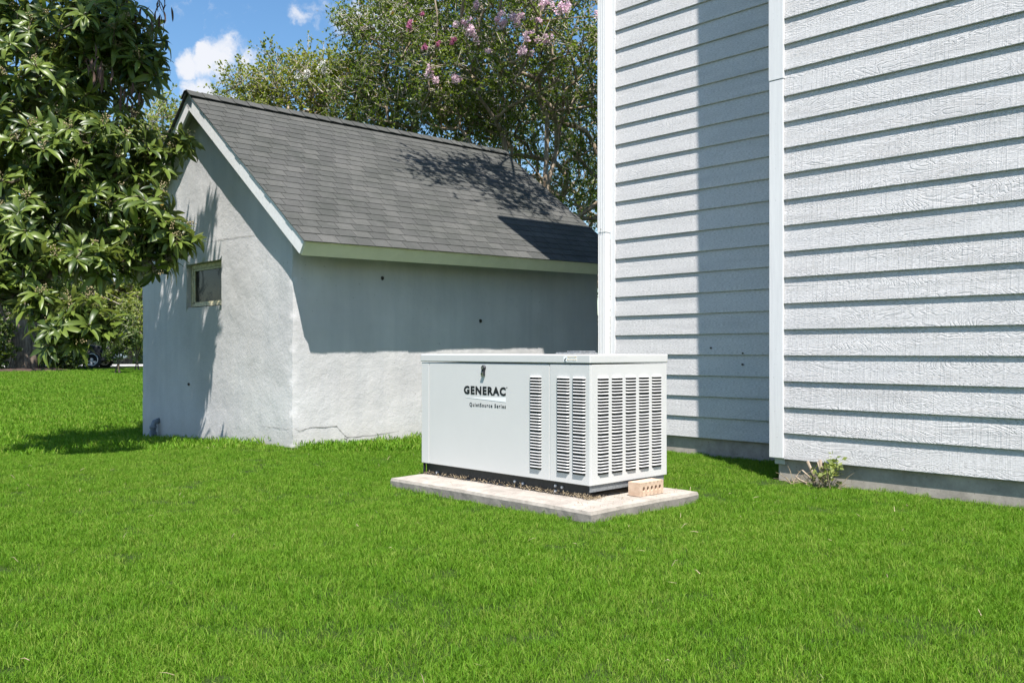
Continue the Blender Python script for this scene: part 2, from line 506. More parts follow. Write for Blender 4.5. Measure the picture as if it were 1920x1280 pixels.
boards(HX, HY0, 3.333); boards(BX, HYC + .02, 5.674)
JZ = 2.895
m = MB(); m.box(HX - .022, HX + .03, 3.335, HYC, ZB + .006, JZ - .003); hb(m, 'corner_board', M['trim'], .003)
m = MB(); m.box(HX - .025, HX + .03, 3.332, HYC + .003, JZ, HTF); hb(m, 'corner_board', M['trim'], .003)
m = MB(); m.box(HX + .03, BX + .5, HYC - .019, HYC + .001, ZB + .01, HTF); hb(m, 'return_board', M['trim'], .002)
m = MB(); m.box(HX + .004, HX + .034, 3.335, HYC - .03, ZB - .04, ZB + .0055); hb(m, 'trim_block', M['soffit'], .002)
m = MB(); m.box(BX - .016, BX + .03, 5.676, 5.735, ZB, HTOP); hb(m, 'corner_board', M['trim'], .002)
# downspout in two lengths, ribbed, with a strap
for (z0, z1, g) in ((.14, 2.12, 0), (2.105, HTOP, .004)):
    m = MB(); x0, x1, y0, y1 = BX - .085 - g, BX - .017, 5.738 - g, 5.838 + g
    prof = [(x1, y0), (x0 + .01, y0), (x0, y0 + .008)]
    nr = 4; w = (y1 - y0 - .016) / nr
    for r in range(nr):
        a = y0 + .008 + r * w; prof += [(x0, a + w * .30), (x0 + .009, a + w * .36), (x0 + .009, a + w * .70), (x0, a + w * .84)]
    prof += [(x0, y1 - .008), (x0 + .01, y1), (x1, y1)]
    n = len(prof); m.v = [(a, b, z0) for a, b in prof] + [(a, b, z1) for a, b in prof]
    for i in range(n): m.f.append((i, (i + 1) % n, n + (i + 1) % n, n + i)); m.m.append(0)
    m.f.append(tuple(reversed(range(n)))); m.f.append(tuple(range(n, 2 * n))); m.m += [0, 0]
    hb(m, 'downspout', M['whitepaint'])
m = MB(); m.tube([(BX - .088, 5.79, 2.135), (BX - .094, 5.79, 2.135)], .006, 8); hb(m, 'screw', M['chrome'])
for px, py in ((1333, 652), (1392, 683), (1393, 662)):
    y, Z = onX(px, BX - .012); z = EYE + (HOR - py) * Z / F
    m = MB(); m.tube([(BX - .022, y, z), (BX + .0, y, z)], .007, 8); hb(m, 'nail', M['anchor'])
# roof above the frame (its corner shades the shed roof)
m = MB(); m.box(6.28, 13.6, HYC, 6.47, HTOP + .01, HTOP + .2)
m.box(HX - .02, 13.6, HY0 - .4, HYC - .003, HTF + .012, HTF + .2)
m.poly([(HX - .02, HY0 - .4, HTF + .205), (13.6, HY0 - .4, HTF + .205), (13.6, HYC - .003, HTF + .205), (HX - .02, HYC - .003, HTF + .205), (9.8, -.5, HTF + 1.2)], [(0, 1, 4), (1, 2, 4), (2, 3, 4), (3, 0, 4)])
hb(m, 'roof', M['shingle'])

# ------------------------------------------------------------------ shed
SX0, SX1, SY0, SY1 = 4.49, 8.99, 7.78, 11.44
EY, EZ = 7.36, 1.965                       # outer top edge of the front eave
RY, RZ = 9.775, 3.82                       # ridge
K = (RZ - EZ) / (RY - EY); TH = math.atan(K)
shed = empty('stucco_shed', (6.7, 9.6, 0), 'grey stucco garden shed with dark shingled gable roof and one small window', 'shed')
sl = Vector(shed.location)


def sb(mb, name, mat, bevel=0, smooth=False, parent=None):
    o = mb.build(name, mat, None, smooth, bevel); o.parent = shed; o.location = -sl; return o


def wob(p):
    p = Vector(p)
    a = noise.noise_vector(p * 1.1) * .016 + noise.noise_vector(p * 4.5) * .0045 + noise.noise_vector(p * 16) * .0022
    e = math.exp(-((p.x - SX0) ** 2 + (p.y - SY0) ** 2) / .0025)
    r = noise.noise(p * Vector((9, 9, 11)).x) * .012 * e + .009 * e
    return p + Vector((a.x + r, a.y + r, 0))


def under(y):                              # underside of the roof
    yy = y if y <= RY else 2 * RY - y
    return EZ + (yy - EY) * K - .048


W0, W1, WZ0, WZ1 = 9.264, 10.183, 1.44, 1.94
m = MB()


def grid(fn, nu, nv):
    b = len(m.v)
    for i in range(nu + 1):
        for j in range(nv + 1): m.v.append(tuple(wob(fn(i / nu, j / nv))))
    for i in range(nu):
        for j in range(nv):
            a = b + i * (nv + 1) + j; m.f.append((a, a + 1, a + nv + 2, a + nv + 1)); m.m.append(0)


lp = lambda a, b, t: a + (b - a) * t
c = .07
grid(lambda u, v: (lp(SX0, SX1, u), SY0, lp(-.3, under(SY0), v)), 64, 32)                       # long wall
q = lambda ya, yb, za, zb: grid(lambda u, v: (SX0, lp(yb, ya, u), lp(za(lp(yb, ya, u)), zb(lp(yb, ya, u)), v)), int(abs(yb - ya) / c) + 1, 40)
q(SY0, W0, lambda y: -.3, under); q(W1, RY + .001, lambda y: -.3, under) if W1 < RY else None
grid(lambda u, v: (SX0, lp(W1, W0, u), lp(-.3, WZ0, v)), 13, 26)
grid(lambda u, v: (SX0, lp(W1, W0, u), lp(WZ1, under(lp(W1, W0, u)) if True else 0, v)), 14, 26)
q(W1, SY1, lambda y: -.3, under)
R = .10                                     # window reveals
grid(lambda u, v: (lp(SX0, SX0 + R, v), lp(W0, W1, u), WZ0 + .012 * v), 12, 2)
grid(lambda u, v: (lp(SX0 + R, SX0, v), lp(W0, W1, u), WZ1), 12, 2)
grid(lambda u, v: (lp(SX0, SX0 + R, v), W1, lp(WZ0, WZ1, u)), 8, 2)
grid(lambda u, v: (lp(SX0 + R, SX0, v), W0, lp(WZ0, WZ1, u)), 8, 2)
grid(lambda u, v: (SX1, lp(SY0, SY1, u), lp(-.3, under(lp(SY0, SY1, u)), v)), 20, 12)
grid(lambda u, v: (lp(SX1, SX0, u), SY1, lp(-.3, under(SY1), v)), 20, 8)
wall = sb(m, 'wall', M['stucco'], smooth=True)
# weld the separate patches
import bmesh
bm = bmesh.new(); bm.from_mesh(wall.data); bmesh.ops.remove_doubles(bm, verts=bm.verts, dist=.0004)
bmesh.ops.recalc_face_normals(bm, faces=bm.faces); bm.to_mesh(wall.data); bm.free()
# window
f = MB(); X0, X1 = SX0 + R - .035, SX0 + R + .02
f.box(X0, X1, W0 + .004, W1 - .004, WZ1 - .05, WZ1 - .004); f.box(X0, X1, W1 - .055, W1 - .004, WZ0 + .05, WZ1 - .052)
f.box(X0, X1, W0 + .004, W0 + .03, WZ0 + .05, WZ1 - .052); f.box(X0, X1, W0 + .004, W1 - .004, WZ0 + .014, WZ0 + .048)
wf = sb(f, 'window', M['wood'], .004)
p = MB(); p.box(X0 + .022, X0 + .028, W0 + .028, W1 - .053, WZ0 + .046, WZ1 - .048)
po = p.build('pane', M['pane'], None); po.parent = wf
i_ = MB(); i_.box(X0 + .008, X0 + .0215, W0 + .031, W1 - .056, WZ1 - .075, WZ1 - .053); i_.box(X0 + .008, X0 + .0215, W1 - .085, W1 - .056, WZ0 + .05, WZ1 - .076)
i_.box(X0 + .008, X0 + .0215, W0 + .031, W1 - .056, WZ0 + .049, WZ0 + .066)
s_ = i_.build('sash', M['wood'], None); s_.parent = wf
# anchor holes, cracks, drain pipe
for px, py in ((716, 521), (900, 601)):
    x, Z = onY(px, SY0); z = EYE + (HOR - py) * Z / F
    a = MB(); a.tube([(x, SY0 - .016, z), (x + .003, SY0 + .01, z)], [.016, .02], 8); a.tube([(x, SY0 - .025, z - .012), (x, SY0, z - .018)], .009, 6); sb(a, 'anchor', M['anchor'])
y, Z = onX(355, SX0); a = MB(); a.tube([(SX0 - .016, y, EYE + (HOR - 720) * Z / F), (SX0, y, EYE + (HOR - 720) * Z / F)], .016, 8); sb(a, 'anchor', M['anchor'])


def crack(pts, w=.004, face='Y'):
    c_ = MB(); P3 = []
    for i in range(len(pts) - 1):
        for k in range(5):
            t = k / 5; px = lp(pts[i][0], pts[i + 1][0], t); py = lp(pts[i][1], pts[i + 1][1], t) + random.uniform(-1, 1)
            if face == 'Y':
                x, Z = onY(px, SY0); q0 = wob((x, SY0, EYE + (HOR - py) * Z / F)); P3.append(q0 + Vector((0, -.0035, 0)))
            else:
                y, Z = onX(px, SX0); q0 = wob((SX0, y, EYE + (HOR - py) * Z / F)); P3.append(q0 + Vector((-.0035, 0, 0)))
    V = []; 
    for i, q0 in enumerate(P3):
        h = w * random.uniform(.3, 1) * math.sin(math.pi * (i + .5) / len(P3)) ** .4
        V += [q0 + Vector((0, 0, h)), q0 - Vector((0, 0, h))]
    c_.poly(V, [(2 * i, 2 * i + 1, 2 * i + 3, 2 * i + 2) for i in range(len(P3) - 1)])
    sb(c_, 'crack', M['crack'])


crack([(551, 804), (560, 808), (580, 802), (632, 799), (643, 812), (650, 820), (700, 815), (760, 807)])
crack([(648, 814), (645, 822), (655, 823)], .005)
crack([(386, 454), (420, 449), (450, 445), (483, 441)], .003, 'X')
crack([(489, 798), (515, 802), (547, 806)], .003, 'X')
crack([(438, 640), (440, 700), (436, 760), (441, 800)], .0025, 'X')
yp, Z = onX(287, SX0 - .07)
a = MB(); gzp = gz(SX0, yp)
a.tube([(SX0 - .07, yp, gzp - .1), (SX0 - .07, yp, gzp + .17), (SX0 - .055, yp, gzp + .215), (SX0 + .01, yp, gzp + .235)], .034, 12)
a.tube([(SX0 - .07, yp, gzp + .05), (SX0 - .07, yp, gzp + .10)], .043, 12); a.tube([(SX0 - .07, yp, gzp + .14), (SX0 - .07, yp, gzp + .175)], .042, 12)
a.tube([(SX0 - .11, yp - .04, gzp - .05), (SX0 - .11, yp - .04, gzp + .12)], .02, 8)
sb(a, 'drain_pipe', M['pvc'], smooth=True)

# roof: its own frame; local x along the ridge, tilted 1 degree up to the far end
RX0, RL = SX0 - .115, 4.80
roofo = MB()
cs, sn = math.cos(TH), math.sin(TH)
SL = (RY - EY) / cs                        # slope length


def slope_pt(u, v, n, side=0):
    """u along the ridge, v up the slope, n off the surface"""
    y = EY + v * cs - n * sn; z = EZ + v * sn + n * cs
    if side: y = 2 * RY - y
    return Vector((u, y - RY, z - EZ))


for side in (0, 1):
    vs = [slope_pt(u, v, n, side) for n in (0, -.035) for u, v in ((.03, .02), (RL - .03, .02), (RL - .03, SL), (.03, SL))]
    roofo.poly(vs, [(0, 1, 2, 3), (7, 6, 5, 4), (0, 4, 5, 1), (1, 5, 6, 2), (2, 6, 7, 3), (3, 7, 4, 0)] if True else [])
roof = roofo.build('roof', M['soffit'])
roof.parent = shed; roof.location = Vector((RX0, RY, EZ)) - sl; roof.rotation_euler = (0, -.017, 0)


def roof_part(mb, name, mat, bevel=0):
    o = mb.build(name, mat, roof, bevel=bevel); return o


def slab(mb, u0, u1, v0, v1, n0, n1, side=0):
    vs = [slope_pt(u, v, n, side) for n in (n0, n1) for u, v in ((u0, v0), (u1, v0), (u1, v1), (u0, v1))]
    mb.poly(vs, [(0, 3, 2, 1), (4, 5, 6, 7), (0, 1, 5, 4), (1, 2, 6, 5), (2, 3, 7, 6), (3, 0, 4, 7)]); return mb


for side in (0, 1):
    roof_part(slab(MB(), .026, RL - .026, 0.0, .019, -.165, -.002, side), 'fascia_board', M['fascia'], .002)
    for u in (0.0, RL - .0255):
        roof_part(slab(MB(), u, u + .0255, 0.0, SL - .002, -.15, -.001, side), 'rake_board', M['rake'], .002)
for a_ in ((-.014, RL + .014, -.018, .06), (-.012, .05, .06, SL - .01), (RL - .05, RL + .012, .06, SL - .01)):
    roof_part(slab(MB(), *a_, .0002, .0012), 'light_block_strip', M['shingle'])  # starter slabs added to block light leaking between the shingle tabs
# shingles
TW, EX = .200, SL / 24.0


def tab_mesh(w, seed):
    """one shingle tab; local x along the ridge, y up the slope, z off it; origin at the lower left"""
    r = random.Random(seed); g = .003; t = .0065
    j = lambda: r.uniform(-.0018, .0018)
    a = [(g, j(), .002), (w * .5, j(), .002), (w - g, j(), .002), (w - g, EX + .02, .0), (g, EX + .02, 0)]
    b_ = [(x, y + .0, z + (t if y < .05 else .003)) for x, y, z in a]
    k = MB(); k.poly(a + b_, [(4, 3, 2, 1, 0), (5, 6, 7, 8, 9), (0, 1, 6, 5), (1, 2, 7, 6), (2, 3, 8, 7), (3, 4, 9, 8), (4, 0, 5, 9)])
    return k


variants = [tab_mesh(TW, i) for i in range(6)]
vmesh = [v.mesh('shingle', M['shingle']) for v in variants]
tabs = []
for row in range(24):
    off = -(row % 2) * TW * .5 - (row * .037) % TW
    u = -.016 + off
    while u < RL + .03:
        u0, u1 = max(u, -.016 + random.uniform(-.004, .006)), min(u + TW, RL + .034)
        if u1 - u0 > .03: tabs.append((row, u0, u1))
        u += TW
tabs.sort(key=lambda t: t[1] + .25 * t[0] * EX)
MW = lambda side: Matrix(((1, 0, 0), (0, cs if not side else -cs, -sn if not side else sn), (0, sn, cs)))
rest = MB()
R3 = Matrix(((1, 0, 0), (0, cs, -sn), (0, sn, cs))).to_4x4()
for i, (row, u0, u1) in enumerate(tabs):
    v = row * EX - (.022 if row == 0 else 0) + random.uniform(-.0015, .0015)
    base = slope_pt(u0, v, .0015)
    if i < 272:
        full = abs(u1 - u0 - TW) < .002
        me = random.choice(vmesh) if full else tab_mesh(u1 - u0, i).mesh('shingle', M['shingle'])
        o = bpy.data.objects.new('shingle', me); C.objects.link(o); o.parent = roof
        o.matrix_local = Matrix.Translation(base) @ R3 @ Matrix.Rotation(random.uniform(-.004, .004), 4, 'Z')
    else:
        k = tab_mesh(u1 - u0, i); rest.poly([base + (R3.to_3x3() @ Vector(q_)) for q_ in k.v], k.f)
for row in range(24):                       # the slope turned away from the camera
    n = 24
    for c_ in range(n):
        u0 = -.034 + c_ * (RL + .068) / n; slab(rest, u0 + .002, u0 + (RL + .068) / n - .002, row * EX, row * EX + EX + .015, .002, .008, 1)
o = roof_part(rest, 'shingle', M['shingle']); o['kind'] = 'stuff'
# ridge caps, each a bent shingle lapping the next, on a raised slab coloured dark for the shaded gap below
bd = MB()
for side in (0, 1): slab(bd, -.02, RL + .02, SL - .10, SL + .02, .006, .022, side)
roof_part(bd, 'ridge_gap_shade', M['slot_shade'])
nc = 27; cw = (RL + .08) / nc
for i in range(nc):
    u0 = -.04 + i * cw; lift = .006
    k = MB()
    for u, h in ((u0, .028), (u0 + cw + .03, .018)):
        n_ = h + random.uniform(0, .003)
        for s_i, v_, dn in ((0, SL - .125, 0), (0, SL - .01, .004), (1, SL - .01, .004), (1, SL - .125, 0)):
            k.v.append(tuple(slope_pt(u, v_, n_ + dn, s_i)))
        for s_i, v_, dn in ((0, SL - .125, 0), (0, SL - .01, .004), (1, SL - .01, .004), (1, SL - .125, 0)):
            k.v.append(tuple(slope_pt(u, v_, n_ + dn + .009, s_i)))
    fs = []
    for j in range(3): fs += [(4 + j, 5 + j, 13 + j, 12 + j), (j + 1, j, 8 + j, 9 + j), (j, j + 1, 5 + j, 4 + j), (8 + j + 1, 8 + j, 12 + j, 13 + j)]
    fs += [(0, 4, 12, 8), (7, 3, 11, 15)]; k.f = fs; k.m = [0] * len(fs)
    roof_part(k, 'ridge_cap', M['shingle'])

# ------------------------------------------------------------------ concrete pad, generator, brick
PX0, PX1, PY0, PY1, PZ = 3.690, 4.690, 3.245, 5.062, .073
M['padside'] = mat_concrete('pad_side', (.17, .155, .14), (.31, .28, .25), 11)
pm = MB(); nx, ny = 24, 42


def padpt(u, v, z):
    p = Vector((lp(PX0, PX1, u), lp(PY0, PY1, v), z)); e = min(u, 1 - u, v, 1 - v)
    a = noise.noise_vector(p * 5) * .005 + noise.noise_vector(p * 22) * .003
    return p + Vector((a.x, a.y, a.z * .5 - (.008 if e < .001 else 0)))


for i in range(nx + 1):
    for j in range(ny + 1): pm.v.append(tuple(padpt(i / nx, j / ny, PZ)))
for i in range(nx):
    for j in range(ny): a = i * (ny + 1) + j; pm.f.append((a, a + ny + 1, a + ny + 2, a + 1)); pm.m.append(0)
edge = [(i, 0) for i in range(nx)] + [(nx, j) for j in range(ny)] + [(i, ny) for i in range(nx, 0, -1)] + [(0, j) for j in range(ny, 0, -1)]
b0 = len(pm.v)
for zz in (.055, .02, -.12):
    for i, j in edge:
        p = padpt(i / nx, j / ny, zz); cx, cy = (PX0 + PX1) / 2, (PY0 + PY1) / 2
        o_ = .006 if zz < .06 else 0
        p.x += math.copysign(o_, p.x - cx) if i in (0, nx) else 0; p.y += math.copysign(o_, p.y - cy) if j in (0, ny) else 0
        pm.v.append(tuple(p))
ne = len(edge)
for k in range(ne):
    k2 = (k + 1) % ne; t0 = edge[k][0] * (ny + 1) + edge[k][1]; t1 = edge[k2][0] * (ny + 1) + edge[k2][1]
    pm.f.append((t0, b0 + k, b0 + k2, t1)); pm.m.append(0)
    for lv in (0, 1):
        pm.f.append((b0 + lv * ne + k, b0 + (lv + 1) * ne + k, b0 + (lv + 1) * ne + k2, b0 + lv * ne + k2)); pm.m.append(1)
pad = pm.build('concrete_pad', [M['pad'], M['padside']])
tag(pad, 'rough tan concrete slab in the grass under the generator', 'concrete slab')

GX0, GX1, GY0, GY1, GZ0, GZ1 = 3.942, 4.679, 3.470, 5.050, .152, .861
gen = empty('standby_generator', (4.31, 4.26, PZ), 'pale grey standby generator cabinet with louvred panels on a concrete slab', 'generator')
gl = Vector(gen.location)


def gb(mb, name, mat, bevel=0, smooth=False, parent=None):
    o = mb.build(name, mat, None, smooth, bevel)
    if parent is None: o.parent = gen; o.location = -gl
    else: o.parent = parent
    return o


gb(MB().box(GX0 + .012, GX1 - .012, GY0 + .012, GY1 - .012, GZ0 + .002, GZ1 - .004), 'cabinet', M['cab'])
YG = onX(1030.5, GX0)[0]; YP = onX(804.5, GX0)[0]
lid = MB(); lid.box(GX0 - .006, GX1 + .006, GY0 - .006, GY1 + .006, GZ1 + .003, .916)
gb(lid, 'lid', M['cab'], .006)
post = gb(MB().box(GX0, GX0 + .012, YP + .002, GY1, GZ0, GZ1 - .003), 'corner_post', M['cab'], .002)
door = gb(MB().box(GX0, GX0 + .0115, YG + .002, YP - .002, GZ0, GZ1 - .004), 'door', M['cab'], .003)
side = gb(MB().box(GX0 - .001, GX0 + .0115, GY0, YG - .002, GZ0, GZ1 - .003), 'side_panel', M['cab'], .003)
endp = gb(MB().box(GX0 + .0116, GX1, GY0 - .001, GY0 + .0115, GZ0, GZ1 - .003), 'end_panel', M['cab'], .003)
backp = gb(MB().box(GX1 - .0115, GX1, GY0 + .013, GY1, GZ0, GZ1 - .003), 'back_panel', M['cab'], .002)
gb(MB().box(GX0 + .0125, GX1 - .013, GY1 - .0115, GY1 - .0005, GZ0, GZ1 - .003), 'far_panel', M['cab'], .002)


def louver_mesh(w, h):
    """pressed louvre: domed hood leaning out, open at its lower edge over a flat sheet painted as dark slot.
    local x across, z up, y = out of the panel towards -y"""
    k = MB(); n = 8; out = .013
    top, bot = [], []
    for i in range(n + 1):
        t = i / n; x = -w / 2 + w * t; e = min(1, min(t, 1 - t) / .14); e = math.sqrt(max(0, 1 - (1 - e) ** 2))
        top.append((x * .97, 0, h * .15)); bot.append((x, -out * e - .0004, -h * .13))
    mid = [((a[0] + b[0]) / 2, (a[1] + b[1]) * .72, (a[2] * .45 + b[2] * .55) + h * .12) for a, b in zip(top, bot)]
    rows = [top, mid, bot]; V = [p for r in rows for p in r]; m_ = n + 1
    fs = [(r * m_ + i, (r + 1) * m_ + i, (r + 1) * m_ + i + 1, r * m_ + i + 1) for r in range(2) for i in range(n)]
    k.poly(V, fs, 0)
    inner = [(x, y + .0013, z) for x, y, z in V]; k.poly(inner, [tuple(reversed(f_)) for f_ in fs], 0)
    k.poly([(-w / 2 + .001, -.0012, h * .05), (w / 2 - .001, -.0012, h * .05), (w / 2 - .001, -.0012, -h * .60), (w / 2 - .005, -.0012, -h * .80), (-w / 2 + .005, -.0012, -h * .80), (-w / 2 + .001, -.0012, -h * .60)], [(0, 5, 4, 3, 2, 1)], 1)  # flat dark polygon on the panel, painted for the shade under the hood
    return k.mesh('louver', [M['cab'], M['slot_shade']], False)


def louver_column(center, w, rot, parent):
    zt, zb = GZ1 - .0735, GZ0 + .066
    hh = (zt - zb) / 30.8; me = louver_mesh(w, hh)
    for i in range(30):
        o = bpy.data.objects.new('louver', me); C.objects.link(o); o.parent = parent
        z = zt - (i + .5) * hh - (i // 6) * hh * .2
        o.location = (center[0], center[1], z); o.rotation_euler = (0, 0, rot)
        if i % 6 == 5:
            o.scale = (1, 1, 1.18)


for a_, b_, par in ((993.9, 1015.7, door), (1044.5, 1068.5, side), (1074, 1098.6, side)):
    y0, y1 = onX(b_, GX0)[0], onX(a_, GX0)[0]
    louver_column((GX0 - .0008 - (.001 if par is side else 0), (y0 + y1) / 2), abs(y1 - y0), -math.pi / 2, par)
for a_, b_ in ((1119.9, 1140.9), (1146.4, 1166.9), (1172.4, 1192), (1197.5, 1216.4), (1221.6, 1239.6)):
    x0, x1 = onY(a_, GY0)[0], onY(b_, GY0)[0]
    louver_column(((x0 + x1) / 2, GY0 - .0018), abs(x1 - x0), 0, endp)


def gpt(px, py):                            # a point on the long face of the cabinet
    y, Z = onX(px, GX0); return y, EYE + (HOR - py) * Z / F


def lettering(txt, px0, px1, py0, py1, mat, name, offset, stretch=True):
    cu = bpy.data.curves.new('t', 'FONT'); cu.body = txt; cu.offset = offset; cu.resolution_u = 3
    cu.extrude = .002; cu.space_character = 1.2 if stretch else 1.35
    ob = bpy.data.objects.new('t', cu); C.objects.link(ob)
    dg = bpy.context.evaluated_depsgraph_get(); me = bpy.data.meshes.new_from_object(ob.evaluated_get(dg))
    bpy.data.objects.remove(ob); bpy.data.curves.remove(cu)
    V = np.array([v.co[:] for v in me.vertices]); x0, x1 = V[:, 0].min(), V[:, 0].max()
    y0v, y1v = V[:, 1].min(), V[:, 1].max()
    ya, za = gpt(px0, py1); yb, _ = gpt(px1, py1); _, zt = gpt(px0, py0)
    for v in me.vertices:
        tx = (v.co.x - x0) / (x1 - x0); ty = (v.co.y - y0v) / (y1v - y0v)
        v.co = Vector((GX0 - .0008 - (0.0006 if v.co.z > 0 else 0), lp(ya, yb, tx), lp(za, zt, ty)))
    me.name = name; me.materials.clear(); me.materials.append(mat); me.update()
    o = bpy.data.objects.new(name, me); C.objects.link(o); o.parent = door; return o


lettering('GENERAC', 870, 948.5, 722.5, 738.3, M['ink'], 'lettering', .05)
lettering('QuietSource Series', 880.6, 948.5, 754, 762.3, M['ink'], 'lettering', .022, False)
lettering('\u00ae', 949.6, 951.6, 725, 727.6, M['ink'], 'lettering', 0.0)
w = MB(); A1 = gpt(872, 744.5); B1 = gpt(948.5, 744.6 + 1); B2 = gpt(948.5, 753.8)
w.poly([(GX0 - .0012, A1[0], A1[1]), (GX0 - .0012, B1[0], B1[1] + .002), (GX0 - .0012, B2[0], B2[1])], [(0, 2, 1)]); w.poly([(GX0 - .0006, A1[0], A1[1]), (GX0 - .0006, B1[0], B1[1] + .002), (GX0 - .0006, B2[0], B2[1])], [(0, 1, 2)])
gb(w, 'wedge_decal', M['white_ink'], parent=door)
# latch: round lock over a short pull
ly, lz = gpt(907.5, 689.5)
k = MB(); k.tube([(GX0, ly, lz), (GX0 - .008, ly, lz), (GX0 - .013, ly, lz)], [.019, .019, .015], 16); k.tube([(GX0 - .013, ly, lz), (GX0 - .016, ly, lz)], .008, 10, 1)
k.box(GX0 - .011, GX0 - .001, ly - .012, ly + .012, lz - .050, lz - .010)
k.tube([(GX0 - .014, ly - .002, lz - .030), (GX0 - .014, ly + .014, lz - .040)], .005, 8, 1)
k.box(GX0 - .014, GX0 - .010, ly - .008, ly + .016, lz - .056, lz - .036, 1)
gb(k, 'latch', [M['black'], M['chrome']], parent=door)
# sticker on the lid
sa, sb_ = gpt(1058, 667.5), gpt(1083, 679.5); X_ = GX0 - .0068
k = MB(); k.box(X_, X_ + .001, sb_[0], sa[0], sb_[1] + .004, sa[1] - .001)
st = gb(k, 'sticker', M['white_ink'])
yy = lambda t: lp(sa[0], sb_[0], t); zz = lambda t: lp(sb_[1] + .004, sa[1] - .001, t)
k = MB()
k.box(X_ - .0006, X_ - .0001, yy(.98), yy(.30), zz(.74), zz(.95)); k.box(X_ - .0006, X_ - .0001, yy(.98), yy(.28), zz(.20), zz(.50)); k.build('sticker_band', M['tan_ink'], st)
k = MB()
for a0, a1, b0_, b1 in ((.40, .86, .79, .86), (.34, .55, .30, .42), (.58, .75, .30, .40), (.78, .92, .28, .40), (.50, .58, .02, .08)):
    k.box(X_ - .0012, X_ - .0008, yy(a1), yy(a0), zz(b0_), zz(b1))
k.build('sticker_print', M['white_ink'], st)
k = MB(); P_ = [(.05, .25), (.16, .25), (.17, .45), (.24, .72), (.21, .78), (.17, .66), (.10, .50), (.06, .42)]
k.poly([(X_ - .0008, yy(a), zz(b)) for a, b in P_], [tuple(reversed(range(8)))]); k.box(X_ - .0008, X_ - .0004, yy(.22), yy(.05), zz(.06), zz(.14)); k.build('sticker_emblem', M['ink'], st)
# cap on the lid at the rear
k = MB(); k.box(4.42, 4.66, 4.03, 4.20, .9165, .928); k.box(4.50, 4.66, 4.05, 4.17, .9285, .938); gb(k, 'exhaust_cap', M['galv'], .003)
# skid base
k = MB()
k.box(GX0 + .030, GX0 + .040, GY0 + .03, GY1 - .02, PZ + .002, GZ0 - .004); k.box(GX0 + .002, GX0 + .040, GY0 + .03, GY1 - .02, GZ0 - .0038, GZ0 - .0005)
k.box(GX0 + .004, GX0 + .030, GY0 + .03, GY1 - .02, PZ + .002, PZ + .008)
k.box(GX1 - .040, GX1 - .030, GY0 + .03, GY1 - .02, PZ + .002, GZ0 - .004); k.box(GX0 + .05, GX1 - .05, 3.62, 3.63, PZ + .002, GZ0 - .004)
gb(k, 'skid_rail', M['black'], .002)
k = MB(); k.box(GX0 + .012, GX1 - .02, GY0 + .008, GY0 + .018, GZ0 - .040, GZ0 - .0005); gb(k, 'cross_channel', M['galv'], .002)
for x_, y_ in ((GX0 + .010, GY0 + .019), (GX1 - .032, GY0 + .019), (GX0 + .006, GY1 - .018)):
    gb(MB().box(x_, x_ + .018, y_, y_ + .008, PZ + .001, GZ0 - .001), 'foot', M['black'], .001)
for px, py in ((966, 902), (981, 906), (1042, 910), (1054.5, 913), (1042, 920), (820, 885), (1050, 924)):
    y, Z = onX(px, GX0 + .028); z = EYE + (HOR - py) * Z / F
    if GZ0 - .008 > z > PZ + .01: gb(MB().tube([(GX0 + .031, y, z), (GX0 + .020, y, z)], .008, 8), 'bolt', M['whitepaint'])

# brick with five holes
bx0, bx1, by0, by1, bz0, bz1 = 4.225, 4.450, 3.325, 3.415, PZ + .003, PZ + .084
k = MB(); n = 5; V = []
# front face with round holes: outer rectangle strips between octagon rings
cw_ = (bx1 - bx0) / (n + .8); zc = (bz0 + bz1) / 2; r = .0135
xs_ = [bx0 + cw_ * .4 + cw_ * (i + .5) for i in range(n)]
k.poly([(bx0, by0, bz0), (bx0 + cw_ * .4, by0, bz0), (bx0 + cw_ * .4, by0, bz1), (bx0, by0, bz1)], [(0, 1, 2, 3)])
k.poly([(bx1 - cw_ * .4, by0, bz0), (bx1, by0, bz0), (bx1, by0, bz1), (bx1 - cw_ * .4, by0, bz1)], [(0, 1, 2, 3)])
for i, xc in enumerate(xs_):
    xa, xb = xc - cw_ / 2, xc + cw_ / 2; NN = 16; ring = []; sq = []; deep = []
    for j in range(NN):
        t = 2 * math.pi * j / NN; ct, st_ = math.cos(t), math.sin(t)
        ring.append((xc + r * .85 * ct, by0, zc + r * 1.15 * st_)); deep.append((xc + r * .85 * ct, by1 - .01, zc + r * 1.15 * st_))
        hx, hz = cw_ / 2, (bz1 - bz0) / 2; s_ = min(hx / abs(ct) if abs(ct) > 1e-6 else 9, hz / abs(st_) if abs(st_) > 1e-6 else 9)
        sq.append((xc + ct * s_, by0, zc + st_ * s_))
    sq = [(xa if abs(x - xa) < 1e-4 else xb if abs(x - xb) < 1e-4 else x, y, z) for x, y, z in sq]
    fs = [(j, (j + 1) % NN, NN + (j + 1) % NN, NN + j) for j in range(NN)]
    k.poly(ring + sq, [tuple(reversed(f_)) for f_ in fs]); k.poly(ring + deep, fs); k.poly(deep, [tuple(range(NN))])
    for cx_, cz_ in ((xa, bz0), (xb, bz0), (xb, bz1), (xa, bz1)):       # fill the corners
        near = sorted(range(NN), key=lambda j: (sq[j][0] - cx_) ** 2 + (sq[j][2] - cz_) ** 2)[:2]
        k.poly([sq[near[0]], sq[near[1]], (cx_, by0, cz_)], [(0, 1, 2)])
k.poly([(bx0, by0, bz0), (bx1, by0, bz0), (bx1, by1, bz0), (bx0, by1, bz0), (bx0, by0, bz1), (bx1, by0, bz1), (bx1, by1, bz1), (bx0, by1, bz1)],
       [(0, 3, 2, 1), (4, 5, 6, 7), (1, 2, 6, 5), (2, 3, 7, 6), (3, 0, 4, 7)])
